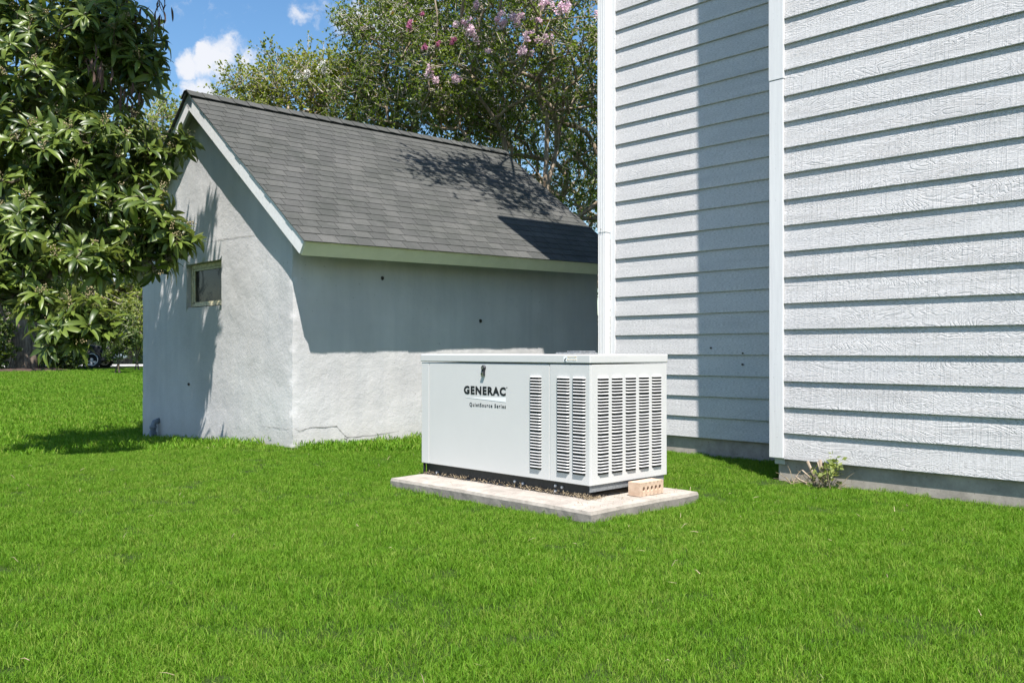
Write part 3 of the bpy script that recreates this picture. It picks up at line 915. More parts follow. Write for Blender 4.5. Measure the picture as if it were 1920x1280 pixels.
br = k.build('brick', M['brick']); tag(br, 'pale tan brick with five holes on the slab against the generator base', 'brick')
bm = bmesh.new(); bm.from_mesh(br.data); bmesh.ops.recalc_face_normals(bm, faces=bm.faces); bm.to_mesh(br.data); bm.free()


def litter(name, gen_pts, n, mat, lo, hi, lab, cat):
    V = []; Fc = []
    for i in range(n):
        p = gen_pts(); a = random.uniform(0, 6.28); L_ = random.uniform(lo, hi); t = random.uniform(-.2, .9)
        dx = Vector((math.cos(a), math.sin(a), t)).normalized() * L_; sd = dx.cross(Vector((random.uniform(-1, 1), random.uniform(-1, 1), 1))).normalized() * random.uniform(.0008, .0018)
        b = len(V); mid = p + dx * .5 + Vector((0, 0, random.uniform(0, .012)))
        V += [p - sd, p + sd, mid + sd, mid - sd, p + dx]; Fc += [(b, b + 1, b + 2, b + 3), (b + 3, b + 2, b + 4)]
    me = bpy.data.meshes.new(name); me.from_pydata([tuple(v) for v in V], [], Fc); me.materials.append(mat)
    o = bpy.data.objects.new(name, me); C.objects.link(o); tag(o, lab, cat, kind='stuff'); return o


def lp_pts():
    r_ = random.random()
    if r_ < .72: y = GY0 + (GY1 - GY0) * random.random() ** 1.5; return Vector((GX0 + .02 - abs(random.gauss(0, .022)), y, PZ + .002 + random.random() ** 2 * .02))
    if r_ < .85: return Vector((GX0 + random.random() * .15 - .03, GY0 + random.gauss(.0, .02), PZ + .002))
    return Vector((random.uniform(PX0 + .03, PX1 - .05), random.choice([random.uniform(PY0 + .02, GY0), random.uniform(PY0, PY1)]), PZ + .002))


litter('grass_clippings', lp_pts, 800, M['straw'], .008, .035, 'dry tan clippings along the foot of the generator', 'clippings')


# ------------------------------------------------------------------ grass (nobody could count it)
def clump(name, n, rad, h0, h1, wid, seed):
    r = np.random.default_rng(seed); V = []; Fc = []; T = []
    ang = r.uniform(0, 2 * np.pi, n); rr = rad * np.sqrt(r.random(n))
    bx, by = rr * np.cos(ang), rr * np.sin(ang)
    h = r.uniform(h0, h1, n); az = r.uniform(0, 2 * np.pi, n); lean = r.uniform(.3, 1.5, n) * h; tw = r.uniform(0, np.pi, n)
    w = wid * r.uniform(.7, 1.3, n)
    sx, sy = np.cos(tw) * w / 2, np.sin(tw) * w / 2; lx, ly = np.cos(az) * lean, np.sin(az) * lean
    P = np.zeros((n, 5, 3))
    P[:, 0] = np.stack([bx - sx, by - sy, np.full(n, -.01)], 1); P[:, 1] = np.stack([bx + sx, by + sy, np.full(n, -.01)], 1)
    P[:, 2] = np.stack([bx + lx * .35 + sx * .8, by + ly * .35 + sy * .8, h * .6], 1); P[:, 3] = np.stack([bx + lx * .35 - sx * .8, by + ly * .35 - sy * .8, h * .6], 1)
    P[:, 4] = np.stack([bx + lx, by + ly, h * .95], 1)
    i = np.arange(n)[:, None] * 5
    # one triangle below the tip, two for the blade
    Fc = np.concatenate([i + [0, 1, 2], i + [0, 2, 3], i + [3, 2, 4]], 0); t = r.random(n)
    return bpy.data.objects.new(name, np_mesh(name, P.reshape(-1, 3), Fc, M['grass'], attr=np.concatenate([t, t, t])))


def blocked(x, y, r):
    if PX0 - r < x < PX1 + r and PY0 - r < y < PY1 + r: return True
    if x > HX - r + .02 and y < HYC + r: return True
    if x > BX - r + .02 and y < BY1 + .1 + r: return True
    if SX0 - r < x < SX1 + r and SY0 - r < y < SY1 + r: return True
    return False


def scatter(name, tmpl, pts, scl, parent=None, label=None):
    me = bpy.data.meshes.new(name); me.from_pydata([tuple(p) for p in pts], [], [])
    a = me.attributes.new('rot', 'FLOAT_VECTOR', 'POINT')
    rot = np.stack([rng.uniform(-.22, .22, len(pts)), rng.uniform(-.22, .22, len(pts)), rng.uniform(0, 6.283, len(pts))], 1).astype(np.float32)
    a.data.foreach_set('vector', rot.ravel())
    a = me.attributes.new('scl', 'FLOAT', 'POINT'); a.data.foreach_set('value', np.asarray(scl, dtype=np.float32))
    a = me.attributes.new('idx', 'INT', 'POINT'); a.data.foreach_set('value', rng.integers(0, len(tmpl), len(pts)).astype(np.int32))
    o = bpy.data.objects.new(name, me); C.objects.link(o)
    ng = bpy.data.node_groups.new(name, 'GeometryNodeTree'); ng.is_modifier = True
    ng.interface.new_socket('Geometry', in_out='INPUT', socket_type='NodeSocketGeometry'); ng.interface.new_socket('Geometry', in_out='OUTPUT', socket_type='NodeSocketGeometry')
    N = ng.nodes; L = ng.links; gi = N.new('NodeGroupInput'); go = N.new('NodeGroupOutput')
    iop = N.new('GeometryNodeInstanceOnPoints'); g2i = N.new('GeometryNodeGeometryToInstance')
    for t in reversed(tmpl):
        oi = N.new('GeometryNodeObjectInfo'); oi.inputs['Object'].default_value = t; L.new(oi.outputs['Geometry'], g2i.inputs[0])
    L.new(gi.outputs[0], iop.inputs['Points']); L.new(g2i.outputs[0], iop.inputs['Instance']); iop.inputs['Pick Instance'].default_value = True

    def at(nm, ty):
        n = N.new('GeometryNodeInputNamedAttribute'); n.data_type = ty; n.inputs['Name'].default_value = nm; return n.outputs['Attribute']
    L.new(at('idx', 'INT'), iop.inputs['Instance Index']); L.new(at('rot', 'FLOAT_VECTOR'), iop.inputs['Rotation']); L.new(at('scl', 'FLOAT'), iop.inputs['Scale'])
    L.new(iop.outputs[0], go.inputs[0])
    md = o.modifiers.new('scatter', 'NODES'); md.node_group = ng
    return o


def wedge_pts(z0, z1, dens, margin, rr):
    out = []; Z = z0
    while Z < z1:
        dz = min(.5 if Z < 12 else 2.0, z1 - Z); w0 = .60 * Z + 1.0
        n = int(dens(Z) * dz * 2 * w0)
        s = rng.uniform(-w0, w0, n); zz_ = rng.uniform(Z, Z + dz, n)
        for a, b in zip(s, zz_):
            x = FW[0] * b + RT[0] * a; y = FW[1] * b + RT[1] * a
            if y > 36.5 or blocked(x, y, rr): continue
            out.append((x, y, gz(x, y)))
        Z += dz
    return out


near = [clump('grass_clump', 150, .075, .010, .021, .0018, s) for s in range(5)]
far = [clump('grass_clump', 190, .26, .018, .038, .007, 20 + s) for s in range(4)]
pn = wedge_pts(1.7, 8.5, lambda Z: 380 if Z < 5 else 250, .5, .035)
pf = wedge_pts(8.5, 42, lambda Z: 60 if Z < 16 else 26, .5, .2)
pe = wedge_pts(8.5, 13, lambda Z: 140, .5, .05)
lowf = lambda p: 1.08 + .22 * noise.noise(Vector((p[0] * 2.2, p[1] * 2.2, 7))) + .30 * noise.noise(Vector((p[0] * 6, p[1] * 6, 3)))
pn += pe
LPs = [p for p in pn if not blocked(p[0], p[1], .1)]
litter('lawn_litter', lambda: (lambda p: Vector((p[0], p[1], random.uniform(.018, .028))))(random.choice(LPs)), 240, M['straw'], .015, .05, 'scattered dry straw bits lying on the lawn', 'straw')
scn = [lowf(p) * random.uniform(.8, 1.2) for p in pn]
g1 = scatter('grass', near, pn, scn); tag(g1, 'short bright green lawn grass in front of the generator and buildings', 'grass', kind='stuff')
g2 = scatter('grass', far, pf, [lowf(p) * random.uniform(.8, 1.15) for p in pf]); tag(g2, 'distant sunlit lawn grass running back to the far trees', 'grass', kind='stuff')


# ------------------------------------------------------------------ vegetation
def grow(root, targets, step, seed, droop=0.0, bias=.25, rise=.25, jit=.12):
    """branch skeleton: every target joins the nearest branch already there"""
    r = random.Random(seed); P = [Vector(root)]; par = [-1]
    targets = sorted([Vector(t) for t in targets], key=lambda t: (t - P[0]).length)
    ends = []
    A = np.array([P[0]])
    for t in targets:
        d = np.linalg.norm(A - np.array(t), axis=1) + bias * np.linalg.norm(A - np.array(P[0]), axis=1)
        i = int(d.argmin()); a = P[i]; L_ = (t - a).length; n = max(2, int(L_ / step))
        c1 = a + (t - a) * .45 + Vector((r.uniform(-1, 1), r.uniform(-1, 1), r.uniform(-.4, 1))) * L_ * jit + Vector((0, 0, L_ * (rise - .25) * .5))
        last = i; new = []
        for k in range(1, n + 1):
            s = k / n; p = a * (1 - s) ** 2 + c1 * 2 * s * (1 - s) + t * s * s
            if k < n: p = p + Vector((r.uniform(-1, 1), r.uniform(-1, 1), r.uniform(-1, 1))) * step * .12
            P.append(p); par.append(last); last = len(P) - 1; new.append(p[:])
        A = np.vstack([A, np.array(new)]); ends.append(last)
    cnt = [0] * len(P)
    for e in ends: cnt[e] += 1
    for i in range(len(P) - 1, 0, -1): cnt[par[i]] += cnt[i]
    return P, par, cnt, ends


def branch_mesh(name, sk, tip, expo, mat, sides=5):
    P, par, cnt, _ = sk; n = len(P); V = []; Fc = []
    rad = [tip * max(1, c) ** expo for c in cnt]
    for i in range(1, n):
        a, b = P[par[i]], P[i]; d = b - a
        if d.length < 1e-5: continue
        u = d.normalized().orthogonal().normalized(); w_ = d.normalized().cross(u); ra = min(rad[par[i]], rad[i] * 1.35); rb = rad[i]; o = len(V)
        b2 = b + d.normalized() * rb * .4
        for p, r in ((a, ra), (b2, rb)):
            for k in range(sides):
                t = 2 * math.pi * k / sides; V.append(p + (u * math.cos(t) + w_ * math.sin(t)) * r)
        for k in range(sides): Fc.append((o + k, o + (k + 1) % sides, o + sides + (k + 1) % sides, o + sides + k))
    return np_mesh(name, np.array([v[:] for v in V]), np.array(Fc), mat, smooth=True)


def leaf_cards(cent, dirs, size, wid, r, fold=.25):
    """two-triangle leaves folded on the midrib"""
    n = len(cent); d = dirs / np.linalg.norm(dirs, axis=1, keepdims=True)
    up = r.normal(size=(n, 3)) * .6 + np.array([0, 0, 1.0]); s = np.cross(d, up); s /= np.linalg.norm(s, axis=1, keepdims=True) + 1e-9
    nn = np.cross(s, d); L_ = size[:, None]; w = (size * wid)[:, None]
    V = np.stack([cent, cent + d * L_ * .45 - s * w + nn * w * fold, cent + d * L_, cent + d * L_ * .45 + s * w + nn * w * fold], 1)
    i = np.arange(n)[:, None] * 4
    return V.reshape(-1, 3), np.concatenate([i + [0, 1, 2], i + [0, 2, 3]], 0)


def twig_foliage(ends, tw, lpt, tlen, lsize, lw, seed, center, updir=.35, flat=.0):
    r = np.random.default_rng(seed); E = np.array(ends); n = len(E) * tw
    o = np.repeat(E, tw, 0); out = o - np.array(center); out /= np.linalg.norm(out, axis=1, keepdims=True) + 1e-6
    d = r.normal(size=(n, 3)) + out * .7 + np.array([0, 0, updir]); d /= np.linalg.norm(d, axis=1, keepdims=True)
    o = o + r.normal(size=(n, 3)) * tlen * .25
    L_ = tlen * r.uniform(.5, 1.25, n); tip = o + d * L_[:, None]
    # thin twigs as three sided slivers
    s = np.cross(d, r.normal(size=(n, 3))); s /= np.linalg.norm(s, axis=1, keepdims=True) + 1e-9; s2 = np.cross(d, s); w = .0085 * tlen / .4
    TV = np.stack([o + s * w, o + s2 * w, o - (s + s2) * w * .7, tip], 1).reshape(-1, 3); i = np.arange(n)[:, None] * 4
    TF = np.concatenate([i + [0, 1, 3], i + [1, 2, 3], i + [2, 0, 3]], 0)
    m_ = n * lpt; oo = np.repeat(o, lpt, 0); dd = np.repeat(d, lpt, 0); LL = np.repeat(L_, lpt)[:, None]
    t = r.uniform(.15, 1.05, (m_, 1)); ld = dd * .5 + r.normal(size=(m_, 3)) * .75
    c = oo + dd * LL * t
    V, Fc = leaf_cards(c, ld, lsize * r.uniform(.6, 1.3, m_), lw, r)
    tint = np.clip(r.random(m_) * .75 + np.repeat(r.random(n), lpt) * .3, 0, 1)
    return (TV, TF), (V, Fc, np.concatenate([tint, tint]))


def fill_ell(center, rad, n, r, shell=.35):
    """points through an ellipsoid, denser towards its skin"""
    d = r.normal(size=(n, 3)); d /= np.linalg.norm(d, axis=1, keepdims=True); q = r.random(n) ** shell
    return np.array(center) + d * q[:, None] * np.array(rad)


def make_tree(name, label, cat, base, blobs, seed, leafmat, bark, tw=7, lpt=12, tlen=.4, lsize=.06, lw=.32, tip=.006, expo=.47, group=None, step=.35, extra=(), trunks=1, spread=.4, updir=.35, trunk_to=None, clearance=None):
    r = np.random.default_rng(seed); T = [p for c_, rd, n in blobs for p in fill_ell(c_, rd, n, r)] + [np.array(e) for e in extra]
    if clearance: T = [t for t in T if clearance(t)]
    root = empty(name, base, label, cat, group); bl = Vector(base)
    cen = np.mean([b[0] for b in blobs], axis=0); allv = []; ends_all = []
    T = np.array(T); az = np.arctan2(T[:, 1] - base[1], T[:, 0] - base[0]) + r.normal(0, .35, len(T))
    sks = []
    order = np.argsort(az); parts = np.array_split(order, trunks)
    for k in range(trunks):
        a = 2 * math.pi * k / trunks + .5; st = Vector(base) + Vector((math.cos(a), math.sin(a), 0)) * (.12 * (trunks > 1))
        mT = T[parts[k]].mean(0); fork = Vector(base) * .55 + Vector(mT) * .45; fork.z = base[2] + (T[:, 2].min() - base[2]) * .8
        tg = [tuple(t) for t in T[parts[k]]]
        sk = grow(tuple(st + Vector((0, 0, -.05))), [tuple(fork)] + tg, step, seed + k, jit=.10)
        me = branch_mesh('trunk', sk, tip, expo, bark, 6); o = bpy.data.objects.new('trunk', me); C.objects.link(o); o.parent = root; o.location = -bl
    (TV, TF), (V, Fc, tint) = twig_foliage(T, tw, lpt, tlen, lsize, lw, seed + 9, cen, updir)
    me = np_mesh('twigs', TV, TF, M['twig']); o = bpy.data.objects.new('twigs', me); C.objects.link(o); o.parent = root; o.location = -bl; o['kind'] = 'stuff'
    me = np_mesh('crown', V, Fc, leafmat, attr=tint); o = bpy.data.objects.new('crown', me); C.objects.link(o); o.parent = root; o.location = -bl; o['kind'] = 'stuff'
    return root


def flower(parent, pos, r_, mat, seed):
    r = np.random.default_rng(seed); n = 240; d = r.normal(size=(n, 3)); d /= np.linalg.norm(d, axis=1, keepdims=True)
    sub = r.normal(size=(5, 3)) * np.array([.62, .62, .5]) * r_; sz = r.uniform(.38, .72, 5)[r.integers(0, 5, n)]; kk = r.integers(0, 5, n)
    c_ = np.array(pos) + sub[kk] + d * (r.random(n) ** .4 * (.38 + .1 * kk))[:, None] * r_
    V, Fc = leaf_cards(c_, d + r.normal(size=(n, 3)) * .8, r_ * r.uniform(.22, .42, n), .7, r, .5)
    t = r.random(n); me = np_mesh('flower_cluster', V, Fc, mat, attr=np.concatenate([t, t])); o = bpy.data.objects.new('flower_cluster', me)
    C.objects.link(o); o.parent = parent; o.location = -Vector(parent.location)


def W(px, py, Z): return tuple(wpt(px, py, Z))


# crepe myrtles behind the shed
FL = [(863, 42, 12), (933, 42, 15), (968, 38, 15), (885, 62, 15), (992, 68, 12), (1030, 74, 14), (988, 97, 14), (1060, 14, 16), (1024, 3, 12), (890, 11, 10), (913, 96, 7), (1122, 30, 10), (1008, 40, 8)]
FL2 = [(807, 137, 15), (858, 147, 13), (848, 77, 8), (795, 87, 7), (767, 46, 9), (790, 28, 6), (822, 82, 6)]
clear = lambda t: not (t[2] < EZ + 2.0 - abs(t[1] - RY) * K + .45 and SX0 - .6 < t[0] < SX1 + .7 and SY0 - 1 < t[1] < SY1 + .9) and not (t[0] > BX - .9 and t[1] < BY1 + 1.0)
b1 = wpt(1010, 660, 16.2); b1 = (b1.x, b1.y, gz(b1.x, b1.y))
t1 = make_tree('crepe_myrtle', 'tall crepe myrtle with most pink blooms, bare tan trunks beside the house corner', 'tree', b1,
               [(W(960, 90, 15.4), (2.1, 2.1, 1.5), 170), (W(1080, 60, 15.0), (1.6, 1.8, 1.6), 110), (W(1010, -150, 15.5), (2.6, 2.6, 1.4), 110), (W(1100, 300, 16.3), (1.0, 1.2, 1.4), 60), (W(900, 210, 15.8), (1.2, 1.2, .9), 50),
                ((7.35, 7.55, 6.35), (1.5, .8, .35), 58), ((8.3, 9.3, 6.9), (1.0, 1.0, .4), 26)],
               5, M['myrtleleaf'], M['twigbark'], tw=9, lpt=16, tlen=.40, lsize=.052, tip=.0062, expo=.44, trunks=7, extra=[W(a, b, 13.1) for a, b, c_ in FL], clearance=clear)
for i, (a, b, c_) in enumerate(FL): flower(t1, W(a, b, 12.9), c_ * .72 * 12.9 / F, M['petal'], 100 + i)
b2 = wpt(800, 660, 17.2); b2 = (b2.x, b2.y, gz(b2.x, b2.y))
t2 = make_tree('crepe_myrtle', 'broad green crepe myrtle with few pink blooms above the middle of the shed ridge', 'tree', b2,
               [(W(780, 110, 16.8), (1.6, 1.6, 1.0), 110), (W(760, 60, 16.6), (1.0, 1.0, .8), 40), (W(830, 30, 16.8), (1.4, 1.4, 1.0), 70), (W(740, 190, 16.6), (1.3, 1.3, .6), 60), (W(830, 220, 16.8), (1.2, 1.2, .6), 50)],
               15, M['myrtleleaf'], M['twigbark'], tw=9, lpt=16, tlen=.40, lsize=.052, tip=.006, expo=.44, trunks=6,
               extra=[W(a, b, 15.0) for a, b, c_ in FL2] + [W(a, b, 16.5) for a, b in ((648, 40), (662, 52), (680, 70), (690, 60), (700, 82), (725, 30), (690, 30), (705, 50))], clearance=clear)
for i, (a, b, c_) in enumerate(FL2): flower(t2, W(a, b, 14.6), c_ * .75 * 14.6 / F, M['petal_deep'] if c_ < 10 else M['petal'], 140 + i)
b3 = wpt(560, 660, 18); b3 = (b3.x, b3.y, gz(b3.x, b3.y))
t3 = make_tree('crepe_myrtle', 'low yellowish green crepe myrtle with two white blooms above the near end of the ridge', 'tree', b3,
               [(W(520, 190, 18), (1.0, 1.2, .6), 55), (W(600, 170, 18), (1.2, 1.2, .65), 75), (W(665, 170, 17.5), (.8, 1.0, .6), 45), (W(560, 250, 18), (1.4, 1.4, .5), 50), (W(480, 165, 18), (.45, .5, .3), 12)],
               25, M['myrtleleaf2'], M['twigbark'], tw=7, lpt=12, tlen=.42, lsize=.068, tip=.007, trunks=4,
               extra=[W(a, b, 17.5) for a, b in ((440, 160), (455, 148), (510, 112), (550, 112), (603, 127), (572, 142), (640, 112), (425, 172))])
for i, (a, b) in enumerate(((603, 127), (572, 142))): flower(t3, W(a, b, 16.9), 9 * 17 / F, M['petal_white'], 170 + i)
b4 = wpt(1085, 660, 19.5); b4 = (b4.x, b4.y, gz(b4.x, b4.y))
make_tree('crepe_myrtle', 'farther crepe myrtle seen low between shed roof and house downspout', 'tree', b4,
          [(W(1050, 260, 19.5), (1.8, 1.8, 1.2), 90), (W(1120, 420, 19.0), (1.3, 1.3, 1.5), 80), (W(960, 200, 19.5), (1.8, 1.8, .9), 70), (W(1140, 600, 18.0), (.7, .9, .8), 34)],
          35, M['myrtleleaf'], M['twigbark'], tw=6, lpt=11, tlen=.45, lsize=.075, tip=.008, trunks=4)
b5 = wpt(300, 660, 26); b5 = (b5.x, b5.y, gz(b5.x, b5.y))
make_tree('small_tree', 'distant small tree topping out between the loquat and the shed peak', 'tree', b5,
          [(W(300, 250, 26), (.9, .9, .9), 50), (W(290, 300, 26), (1.3, 1.3, 1.0), 50), (W(318, 205, 26), (.35, .35, .3), 8)], 45, M['farleaf2'], M['twigbark'], tw=7, lpt=9, tlen=.5, lsize=.10, tip=.009, trunks=2)


# ------------------------------------------------------------------ loquat at the left
def loq_leaf(L_, w, droop, seed):
    """one long leathery leaf along +x, midrib sunk, tip drooping"""
    r = random.Random(seed); n = 6; V = []; Fc = []
    for i in range(n + 1):
        t = i / n; x = L_ * (t - .12 * droop * t * t); z = -droop * L_ * t * t * .55 + .06 * L_ * math.sin(t * 3); ww = w * (math.sin(math.pi * min(1, t ** .8 * .97 + .03)) ** .75) * (.62 + .5 * t) if 0 < i < n else w * .04
        rip = .05 * w * math.sin(i * 2.1 + seed)
        V += [(x, -ww / 2, z + ww * .20 + rip), (x, 0, z), (x, ww / 2, z + ww * .20 - rip)]
    for i in range(n):
        a = i * 3; Fc += [(a, a + 3, a + 4, a + 1), (a + 1, a + 4, a + 5, a + 2)]
    return np.array(V), np.array(Fc)


def build_loquat():
    base3 = wpt(-190, 700, 9.6); base = (base3.x, base3.y, gz(base3.x, base3.y))
    root = empty('loquat_tree', base, 'large leafy loquat with long glossy leaves hanging in front of the shed gable', 'tree'); bl = Vector(base)
    r = np.random.default_rng(77)
    bl_ = [(-10, 60, 8.9, (.5, .6, .55), 26), (10, 190, 8.9, (.45, .6, .4), 20), (120, 110, 8.8, (.85, .85, .75), 74), (50, -60, 9.0, (1.0, .9, .7), 34), (215, 50, 9.0, (.46, .5, .45), 34), (262, 120, 8.9, (.22, .3, .28), 13), (50, 300, 8.6, (.75, .75, .65), 66), (170, 300, 8.6, (.62, .6, .60), 58),
           (335, 268, 8.9, (.17, .2, .10), 6), (290, 300, 8.8, (.22, .22, .2), 10), (240, 400, 8.6, (.50, .5, .40), 40), (320, 440, 8.6, (.24, .25, .18), 14), (280, 480, 8.5, (.24, .2, .13), 10), (60, 440, 8.4, (.55, .55, .32), 36), (160, 480, 8.3, (.45, .4, .2), 20),
           (160, 590, 7.9, (.24, .2, .20), 9), (30, 520, 8.2, (.4, .3, .26), 18), (70, 570, 8.1, (.2, .2, .16), 6), (205, 615, 8.0, (.1, .1, .12), 4), (120, 630, 7.9, (.2, .2, .14), 6), (60, -330, 9.2, (1.2, 1.2, .9), 10)]
    T = [p for a, b, Z, rd, n in bl_ for p in fill_ell(W(a, b, Z), rd, int(n * 1.85), r, .55)]
    CN = {tuple(p): None for p in T}; q0 = 0
    for a, b, Z, rd, n in bl_:
        for p in T[q0:q0 + int(n * 1.85)]: CN[tuple(p)] = Vector(W(a, b, Z))
        q0 += int(n * 1.85)
    T += list(fill_ell((2.80, 8.10, 5.6), (.75, .62, .6), 60, r, .6)); T += list(fill_ell((3.05, 8.72, 5.1), (.6, .55, .5), 40, r, .6)); T += list(fill_ell((3.4, 9.9, 4.8), (.5, .7, .8), 60, r, .6)); T += list(fill_ell((3.3, 10.3, 3.6), (.5, .5, .6), 34, r, .6))
    T = [t for t in T if t[0] < SX0 - .30]
    sk = grow(base, [tuple(bl + Vector((.2, -.1, 1.6)))] + [tuple(t) for t in T], .22, 5, bias=.35, jit=.14)
    o = bpy.data.objects.new('trunk', branch_mesh('trunk', sk, .0042, .40, M['loqbark'], 7)); C.objects.link(o); o.parent = root; o.location = -bl
    var = [loq_leaf(1.0, .29 * random.uniform(.85, 1.12), dr, i) for i, dr in enumerate((.15, .35, .6, .85, .3, .5))]
    vme = []
    for v, fc in var:                          # shared meshes in a few tints
        for t in (.15, .45, .72): 
            vme.append(np_mesh('leaf', v, fc, M['loqleaf'], attr=np.full(len(fc), t), smooth=True))
    vold = np_mesh('leaf', var[2][0], var[2][1], M['loqleaf'], attr=np.full(len(var[2][1]), 1.0), smooth=True)
    leaves = []; BV = []; BF = []
    cen = Vector(wpt(60, 200, 9.2))
    for t in T:
        p = Vector(t); out = (p - (CN.get(tuple(t)) or cen)); out.z *= .6; out.normalize()
        ax = (Vector((0, 0, 1)) * random.uniform(.4, 1.0) + out * random.uniform(.5, 1.3) + Vector(np.random.default_rng(int(abs(t[0]) * 1e5)).normal(size=3)) * .25).normalized()
        u = ax.orthogonal().normalized(); v = ax.cross(u); n = random.randint(9, 14); ph = random.uniform(0, 6)
        for k in range(n):
            a = ph + k * 2.4; e = lp(1.15, .05, k / n) + random.uniform(-.15, .25)      # outer leaves droop
            d_ = (u * math.cos(a) + v * math.sin(a)) * math.sin(e + .35) + ax * math.cos(e + .35) * .9
            d_ = (u * math.cos(a) + v * math.sin(a)) * math.cos(1.1 - e) + ax * math.sin(1.1 - e); d_.z -= .18; d_.normalize()
            L_ = random.uniform(.15, .26) * (.65 + .35 * (1 - k / n)); upv = ax - d_ * ax.dot(d_); upv.normalize()
            sd = upv.cross(d_); Mx = Matrix((d_, sd, upv)).transposed().to_4x4() @ Matrix.Rotation(random.uniform(-.4, .4), 4, 'X')
            Mx = Matrix.Translation(p + d_ * .012 - ax * .02 * k / n * 3) @ Mx @ Matrix.Diagonal((L_, L_ * random.uniform(.85, 1.1), L_, 1))
            leaves.append((Mx, random.randrange(6), random.random(), p))
        if random.random() < .42:              # stiff tan panicle in the middle
            for j in range(26):
                q_ = p + ax * random.uniform(.0, .09) + Vector((random.gauss(0, .022), random.gauss(0, .022), random.gauss(0, .012))); s = random.uniform(.004, .009); b = len(BV)
                BV += [q_ + Vector(c_) * s for c_ in ((1, 0, 0), (-1, 0, 0), (0, 1, 0), (0, -1, 0), (0, 0, 1.3), (0, 0, -1.3))]
                BF += [(b, b + 2, b + 4), (b + 2, b + 1, b + 4), (b + 1, b + 3, b + 4), (b + 3, b, b + 4), (b + 2, b, b + 5), (b + 1, b + 2, b + 5), (b + 3, b + 1, b + 5), (b, b + 3, b + 5)]
    camp = Vector((0, 0, EYE))

    def score(l):
        p = l[3] - camp; Z = p.x * FW[0] + p.y * FW[1]; s = (p.x * RT[0] + p.y * RT[1]) / Z; h = p.z / Z
        vis = 0 if (-.57 < s < .57 and h < .385) else 50
        return Z + vis
    leaves.sort(key=score)
    V = []; Fc = []; T_ = []; b = 0
    for i, (Mx, vi, t, p) in enumerate(leaves):
        if i < 290:
            o = bpy.data.objects.new('leaf', vold if t > .99 else vme[vi * 3 + int(t * 2.99)]); C.objects.link(o); o.parent = root
            o.matrix_local = Matrix.Translation(-bl) @ Mx
        else:
            v, fc = var[vi]; A = np.array(Mx); V.append(v @ A[:3, :3].T + A[:3, 3]); Fc.append(fc + b); b += len(v); T_.append(np.full(len(fc), t if t > .994 else t * .92))
    o = bpy.data.objects.new('foliage', np_mesh('foliage', np.concatenate(V), np.concatenate(Fc), M['loqleaf'], attr=np.concatenate(T_), smooth=True)); C.objects.link(o); o.parent = root; o.location = -bl; o['kind'] = 'stuff'
    o = bpy.data.objects.new('flower_panicles', np_mesh('flower_panicles', np.array([v[:] for v in BV]), np.array(BF), M['bud'])); C.objects.link(o); o.parent = root; o.location = -bl; o['kind'] = 'stuff'
    # hanging dead leaves
    for j, (a, b_, Z) in enumerate(((172, 100, 8.3), (190, 130, 8.3), (300, 8, 8.9), (275, 20, 8.9), (240, 175, 8.6))):
        V = []; Fc = []; b = 0
        for q in range(9):
            v, fc = var[q % 6]; p = wpt(a, b_, Z) + Vector((random.gauss(0, .05), random.gauss(0, .05), random.gauss(0, .05)))
            Mx = Matrix.Translation(p) @ Matrix.Rotation(random.uniform(0, 6.28), 4, 'Z') @ Matrix.Rotation(random.uniform(.9, 1.5), 4, 'Y') @ Matrix.Diagonal((.15, .09, .15, 1)); A = np.array(Mx)
            V.append(v @ A[:3, :3].T + A[:3, 3]); Fc.append(fc + b); b += len(v)
        o = bpy.data.objects.new('dead_leaves', np_mesh('dead_leaves', np.concatenate(V), np.concatenate(Fc), M['deadleaf'])); C.objects.link(o); o.parent = root; o.location = -bl


build_loquat()

# ------------------------------------------------------------------ far trees, hedge, car at the left
def gpos(px, Z):
    p = wpt(px, 660, Z); return (p.x, p.y, gz(p.x, p.y))


def old_tree(px, Z, w, label):
    b = gpos(px, Z); root = make_tree('shade_tree', label, 'tree', b,
        [(W(px - 10, 300, Z), (5.0, 4.0, 2.6), 80), (W(px + 70, 470, Z), (3.2, 3.0, 1.0), 40), (W(px - 60, 480, Z), (3.0, 3.0, 1.0), 30)], int(px) + 60, M['farleaf'], M['oakbark'], tw=8, lpt=9, tlen=1.0, lsize=.24, lw=.3, tip=.02, trunks=1, step=.8)
    k = MB(); bv = Vector(b)
    for dx, dy, r0, lean in ((0, 0, w, (.0, .1)), (w * .9, -.1, w * .6, (.5, .2)), (-w * .7, .1, w * .5, (-.7, .1))):
        pts = [bv + Vector((dx, dy, -.2)), bv + Vector((dx * .9, dy, .5)), bv + Vector((dx + lean[0] * .4, dy, 1.5)), bv + Vector((dx + lean[0] * 1.2, dy + lean[1], 3.4))]
        k.tube(pts, [r0 * 1.35, r0 * .95, r0 * .85, r0 * .7], 10)
    o = k.build('trunk', M['oakbark'], None, True); o.parent = root; o.location = -Vector(b)


